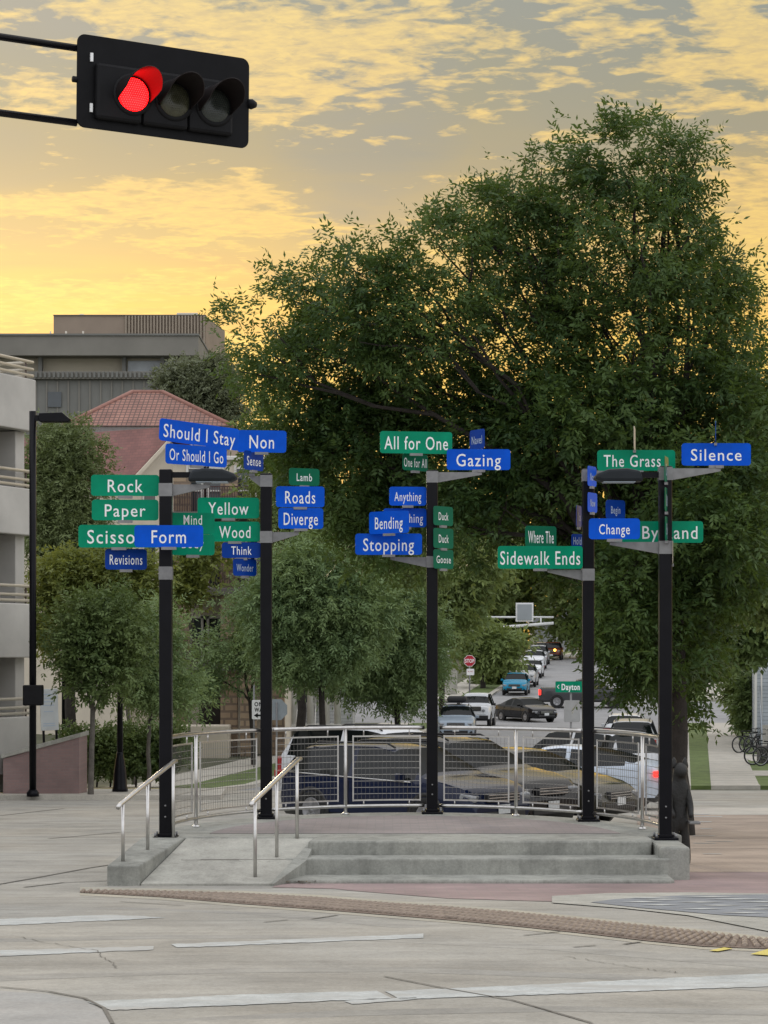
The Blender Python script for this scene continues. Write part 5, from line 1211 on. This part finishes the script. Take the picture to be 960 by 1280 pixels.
def tree(name, label, trunk_px, Y, lobes_, mtl, seed, ncl, per, LL, LW, nl=5, rach=None, clr=None, tr=.16, bark=m_bark2, group=None, droop=.25, inner=.4, cat='tree', zb=None, limbs=None, top_py=None):
    x = (trunk_px-CX)*Y/F; z0 = g(Y) if zb is None else zb
    t = thing(name, label, cat, (x, Y, z0), group)
    ls = [lobe(*l[:4], Y, *(l[4:] or ())) if len(l) <= 6 else l for l in lobes_]
    ctr = np.average(np.array([l[:3] for l in ls]), axis=0)
    zt = min(l[2] for l in ls); zt = max(zt, z0+1.0); mid = Vector((x+(ctr[0]-x)*.25, Y, z0+(zt-z0)*.75))
    mb = MB(); mb.tube(curve3((x, Y, z0-.25), mid, 0, 5, .012, seed), [tr*1.35, tr*1.05, tr, tr*.95, tr*.9, tr*.85], 10)
    for i, l in enumerate(ls if limbs is None else ls[:limbs]):
        tip = Vector((l[0], l[1], l[2]+l[5]*.35)); c_ = curve3(mid-Vector((0, 0, .2*i/len(ls))), tip, .06, 6, .03, seed+i)
        k0 = tr*.7*(1 if i == 0 else .75); mb.tube(c_, [k0*(1-.82*j/6) for j in range(7)], 7)
        for j in range(3):
            a = c_[3+j]; rr = random.Random(seed*31+i*7+j); b_ = Vector((l[0]+rr.uniform(-.8, .8)*l[3], l[1]+rr.uniform(-.8, .8)*l[4], l[2]+rr.uniform(-.5, .8)*l[5])); mb.tube(curve3(a, b_, .05, 4, .04, seed+j), [k0*.3, k0*.24, k0*.18, k0*.12, k0*.06], 5)
    mb.build('trunk', bark, t)
    foliage('crown', ls, ncl, per, clr or .35, rach or LL*1.6, nl, LL, LW, mtl, t, seed, droop, inner)
    return t
# the big ash that fills the right half
up_l = [(775, 215, 78, 68), (700, 262, 85, 72), (630, 300, 92, 70), (845, 285, 58, 92), (870, 390, 82, 95), (560, 345, 88, 70), (480, 385, 92, 70), (425, 430, 88, 84), (338, 440, 50, 60), (320, 530, 20, 54), (930, 400, 40, 90), (610, 268, 58, 46), (655, 228, 52, 44), (840, 212, 46, 56), (372, 362, 42, 44), (440, 340, 46, 42), (292, 405, 24, 40), (905, 320, 40, 50), (852, 188, 34, 34)]
mi_l = [(430, 450, 90, 80), (375, 480, 58, 70), (505, 420, 80, 66), (545, 470, 110, 85), (660, 440, 110, 85), (790, 420, 105, 95), (790, 320, 90, 75), (690, 360, 90, 65)]
lo_l = [(720, 530, 130, 90), (600, 570, 120, 90), (470, 560, 105, 95), (385, 560, 62, 75), (840, 520, 110, 100), (930, 520, 50, 95),
        (480, 650, 78, 58), (590, 655, 70, 42), (700, 640, 90, 80), (790, 650, 95, 100), (875, 660, 75, 100), (765, 740, 46, 80), (812, 795, 62, 75), (862, 790, 52, 85), (920, 700, 50, 80), (852, 850, 34, 45), (790, 845, 30, 30)]
rr = random.Random(3); s_ = F/38
t = thing('ash_tree', 'huge dark green ash tree spreading behind the sign posts', 'tree', ((846-CX)*38/F, 38, g(38)))
UL = [lobe(a, b_, c_, d_, 38, max(c_, d_)/s_*.5, rr.uniform(-1.0, 1.0)) for a, b_, c_, d_ in up_l]; MI = [lobe(a, b_, c_, d_, 38, max(c_, d_)/s_*.7, rr.uniform(-1.2, 1.2)) for a, b_, c_, d_ in mi_l]; LO = [lobe(a, b_, c_, d_, 38, max(c_, d_)/s_*.95, rr.uniform(-1.6, 1.6)) for a, b_, c_, d_ in lo_l]
x = t.location.x; base_ = Vector((x, 38, g(38)-.3)); fork = at(838, 760, 38)
mb = MB(); mb.tube(curve3(base_, fork, 0, 6, .008, 5), [.34, .27, .245, .235, .23, .225, .22], 12)
for i, l in enumerate(UL+MI+LO):
    if i in (3, 9, 16, 20, 28, 32): continue
    tip = Vector((l[0], l[1], l[2]-l[5]*.1)); c_ = curve3(fork-Vector((0, 0, .12*(i % 5))), tip, .10, 7, .03, 40+i)
    k0 = (.16 if i % 4 == 0 else .10)*(.6 if i < len(UL)+len(MI) else 1); mb.tube(c_, [k0*(1-.86*(j/7)**.7) for j in range(8)], 7)
    for j in range(3):
        q = random.Random(i*7+j); b_ = Vector((l[0]+q.uniform(-.8, .8)*l[3], l[1]+q.uniform(-.8, .8)*l[4], l[2]+q.uniform(-.5, .8)*l[5])); mb.tube(curve3(c_[4+j], b_, .05, 4, .04, j), [.035, .028, .02, .014, .007], 5)
mb.build('trunk', m_bark, t)
foliage('crown', UL, 480, 18, .20, .24, 7, .104, .037, m_ash, t, 11, .12, .4)
foliage('foliage', MI, 330, 20, .24, .24, 7, .110, .040, m_ash, t, 13, .15, .4)
foliage('foliage', LO, 980, 22, .25, .25, 7, .120, .044, m_ash, t, 12, .25, .25)
# second tree behind it on the left, yellower
tree('maple_tree', 'yellow green tree behind the Lamb and Bending signs', 372, 82, [(340, 605, 34, 46), (385, 640, 62, 60), (460, 690, 60, 50), (335, 540, 22, 40), (540, 695, 50, 36)], m_far, 21, 420, 12, .20, .09, 5, .3, .4, .17, m_bark)
# locusts along the left pavement
lg = 'feathery locust trees along the left sidewalk'
tree('locust_tree', 'feathery blue green locust just right of the second sign post', 404, 76, [(380, 745, 60, 45), (350, 775, 34, 46), (420, 785, 48, 52), (390, 705, 46, 30), (450, 760, 40, 46), (380, 820, 50, 30)], m_loc, 31, 620, 17, .17, .055, 7, .42, .36, .12, m_bark, lg, .55)
tree('locust_tree', 'feathery locust left of the middle sign post', 500, 88, [(490, 760, 46, 46), (470, 810, 55, 48), (515, 800, 34, 55), (440, 835, 34, 36), (500, 855, 40, 26)], m_loc, 32, 560, 16, .19, .06, 7, .45, .42, .13, m_bark, lg, .55)
tree('locust_tree', 'thin locust in front of the townhouse balconies', 318, 84, [(290, 805, 40, 24), (315, 745, 28, 26), (250, 845, 30, 20), (330, 825, 20, 40)], m_loc, 33, 150, 15, .17, .055, 7, .42, .36, .09, m_bark, lg, .55)
tree('locust_tree', 'slender locust beside the first sign post', 184, 63, [(196, 800, 26, 50), (180, 845, 26, 40), (218, 866, 26, 20)], m_loc, 34, 200, 14, .14, .045, 7, .35, .32, .06, m_bark2, lg, .55)
tree('locust_tree', 'locust crown filling the gap right of the middle post', 552, 118, [(562, 745, 26, 44), (530, 795, 12, 36), (585, 705, 34, 30), (520, 700, 40, 40)], m_far, 35, 300, 12, .36, .13, 6, .6, .6, .16, m_bark, lg, .45)
tree('locust_tree', 'tree above the STOP sign across the cross street', 603, 166, [(608, 806, 20, 14), (632, 812, 18, 14), (598, 815, 12, 12)], m_far, 36, 120, 12, .45, .17, 5, .7, .7, .2, m_bark, lg, .4)
# left edge
tree('cedar_tree', 'dense dark green tree between the garage and the gabled house', 88, 84, [(86, 560, 36, 34), (84, 610, 44, 46), (80, 660, 44, 50), (92, 700, 44, 44), (66, 590, 26, 50)], m_con, 41, 640, 16, .17, .055, 6, .28, .38, .2, m_bark)
tree('young_tree', 'bushy yellow green tree above the planter wall and signboard', 170, 70, [(85, 722, 36, 32), (125, 715, 40, 28), (165, 722, 36, 30), (64, 770, 20, 50), (150, 760, 40, 30)], m_yel, 42, 420, 13, .15, .07, 5, .22, .32, .07, m_bark2, inner=.3)
tree('shade_tree', 'fuller dark green tree with a thin trunk at the planter wall', 113, 59, [(118, 795, 44, 46), (138, 775, 40, 44), (96, 810, 26, 44), (150, 825, 28, 40), (122, 850, 26, 26)], m_dkg, 43, 330, 14, .13, .055, 5, .2, .30, .075, m_bark2, inner=.25)
tree('yellow_shrub', 'yellow leafed young tree growing by the townhouse pier', 238, 88, [(232, 712, 18, 26), (262, 690, 20, 22), (228, 740, 16, 26)], m_yel, 44, 90, 10, .24, .10, 5, .3, .4, .05, m_bark2)
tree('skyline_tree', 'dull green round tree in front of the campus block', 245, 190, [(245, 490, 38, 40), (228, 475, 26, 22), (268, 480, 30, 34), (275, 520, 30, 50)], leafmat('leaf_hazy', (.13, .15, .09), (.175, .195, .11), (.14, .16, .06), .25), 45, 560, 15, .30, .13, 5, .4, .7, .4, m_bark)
# right edge
tree('maple_tree', 'lighter green tree at the right edge beside the Silence sign', 985, 64, [(965, 560, 44, 50), (950, 640, 48, 60), (975, 720, 50, 60), (930, 700, 30, 50)], m_far, 51, 420, 12, .22, .10, 5, .3, .42, .22, m_bark)
tree('maple_tree', 'green tree over the right sidewalk next to the ash trunk', 1012, 78, [(905, 700, 48, 60), (910, 770, 52, 50), (940, 790, 40, 30), (880, 780, 34, 50)], m_dkg, 52, 420, 12, .25, .12, 5, .35, .45, .2, m_bark)
tree('bush', 'green bush beside the right sidewalk by the house', 928, 112, [(928, 870, 13, 28), (936, 885, 12, 22), (922, 850, 11, 18)], m_far, 53, 130, 10, .26, .12, 5, .3, .3, .05, m_bark, cat='bush')
tree('bush', 'dark bush against the grey house corner', 941, 104, [(938, 880, 9, 30), (942, 850, 8, 24)], m_dkg, 54, 90, 10, .26, .12, 5, .3, .3, .05, m_bark, cat='bush')
tree('bush', 'green hedge like bush behind the far kerb by the turquoise car', 615, 172, [(612, 845, 16, 16), (622, 838, 12, 14), (606, 856, 12, 10)], m_far, 55, 140, 10, .35, .15, 5, .4, .35, .06, m_bark, cat='bush')
# far rows closing the street
fg = 'trees standing far down the street'
for i, (px, Y, ls_, lb) in enumerate((
        (480, 215, [(480, 690, 60, 70), (430, 700, 50, 60), (500, 760, 50, 50)], 'far tree behind the Stopping sign'),
        (575, 235, [(560, 660, 62, 60), (575, 715, 55, 50), (600, 700, 50, 60), (560, 770, 36, 40)], 'far tree behind the middle post'),
        (640, 250, [(650, 690, 60, 60), (622, 740, 44, 40), (670, 660, 50, 60), (600, 790, 36, 34), (660, 745, 34, 30), (640, 790, 30, 24), (654, 800, 13, 20)], 'far tree directly behind the overhead board'),
        (735, 240, [(745, 690, 66, 60), (730, 750, 50, 60), (760, 800, 46, 40)], 'far tree hidden behind the Change sign'),
        (835, 230, [(835, 680, 70, 70), (830, 770, 60, 60), (860, 820, 40, 40)], 'far tree hidden behind the rightmost post'),
        (925, 220, [(925, 620, 60, 60), (930, 720, 66, 70), (915, 800, 50, 50)], 'far tree behind the Silence sign'),
        (370, 205, [(370, 680, 60, 70), (340, 760, 50, 60), (400, 770, 50, 60)], 'far tree behind the Roads sign'),
        (1010, 215, [(1010, 600, 70, 70), (1005, 720, 70, 80)], 'far tree outside the right edge'))):
    tree('street_tree', lb, px, Y, ls_, m_far, 60+i, 330, 12, .62, .30, 5, .8, .9, .3, m_bark, fg)
# hedge
t = thing('hedge', 'dark clipped hedge along the left sidewalk behind the old style lamp', 'hedge', (at(150, 970, 66.5).x, 66.5, g(66.5)+.12))
hl_ = [(at(x, 0, 66.5).x, 66.6+.2*(k % 2), EZ-(938-HY)*66.5/F+rnd.uniform(-.1, .1), .55, .6, .75) for k, x in enumerate(range(88, 232, 16))]
foliage('leaves', hl_, 520, 12, .20, .12, 5, .11, .055, m_dkg, t, 71, .1, .3)
mb = MB()
for l in hl_: mb.tube([(l[0], l[1], g(66.5)), (l[0]+.1, l[1], l[2]+.3)], .03, 5)
mb.build('stems', m_bark, t)
# short grass on the verges near enough to show
rg_ = np.random.default_rng(5)
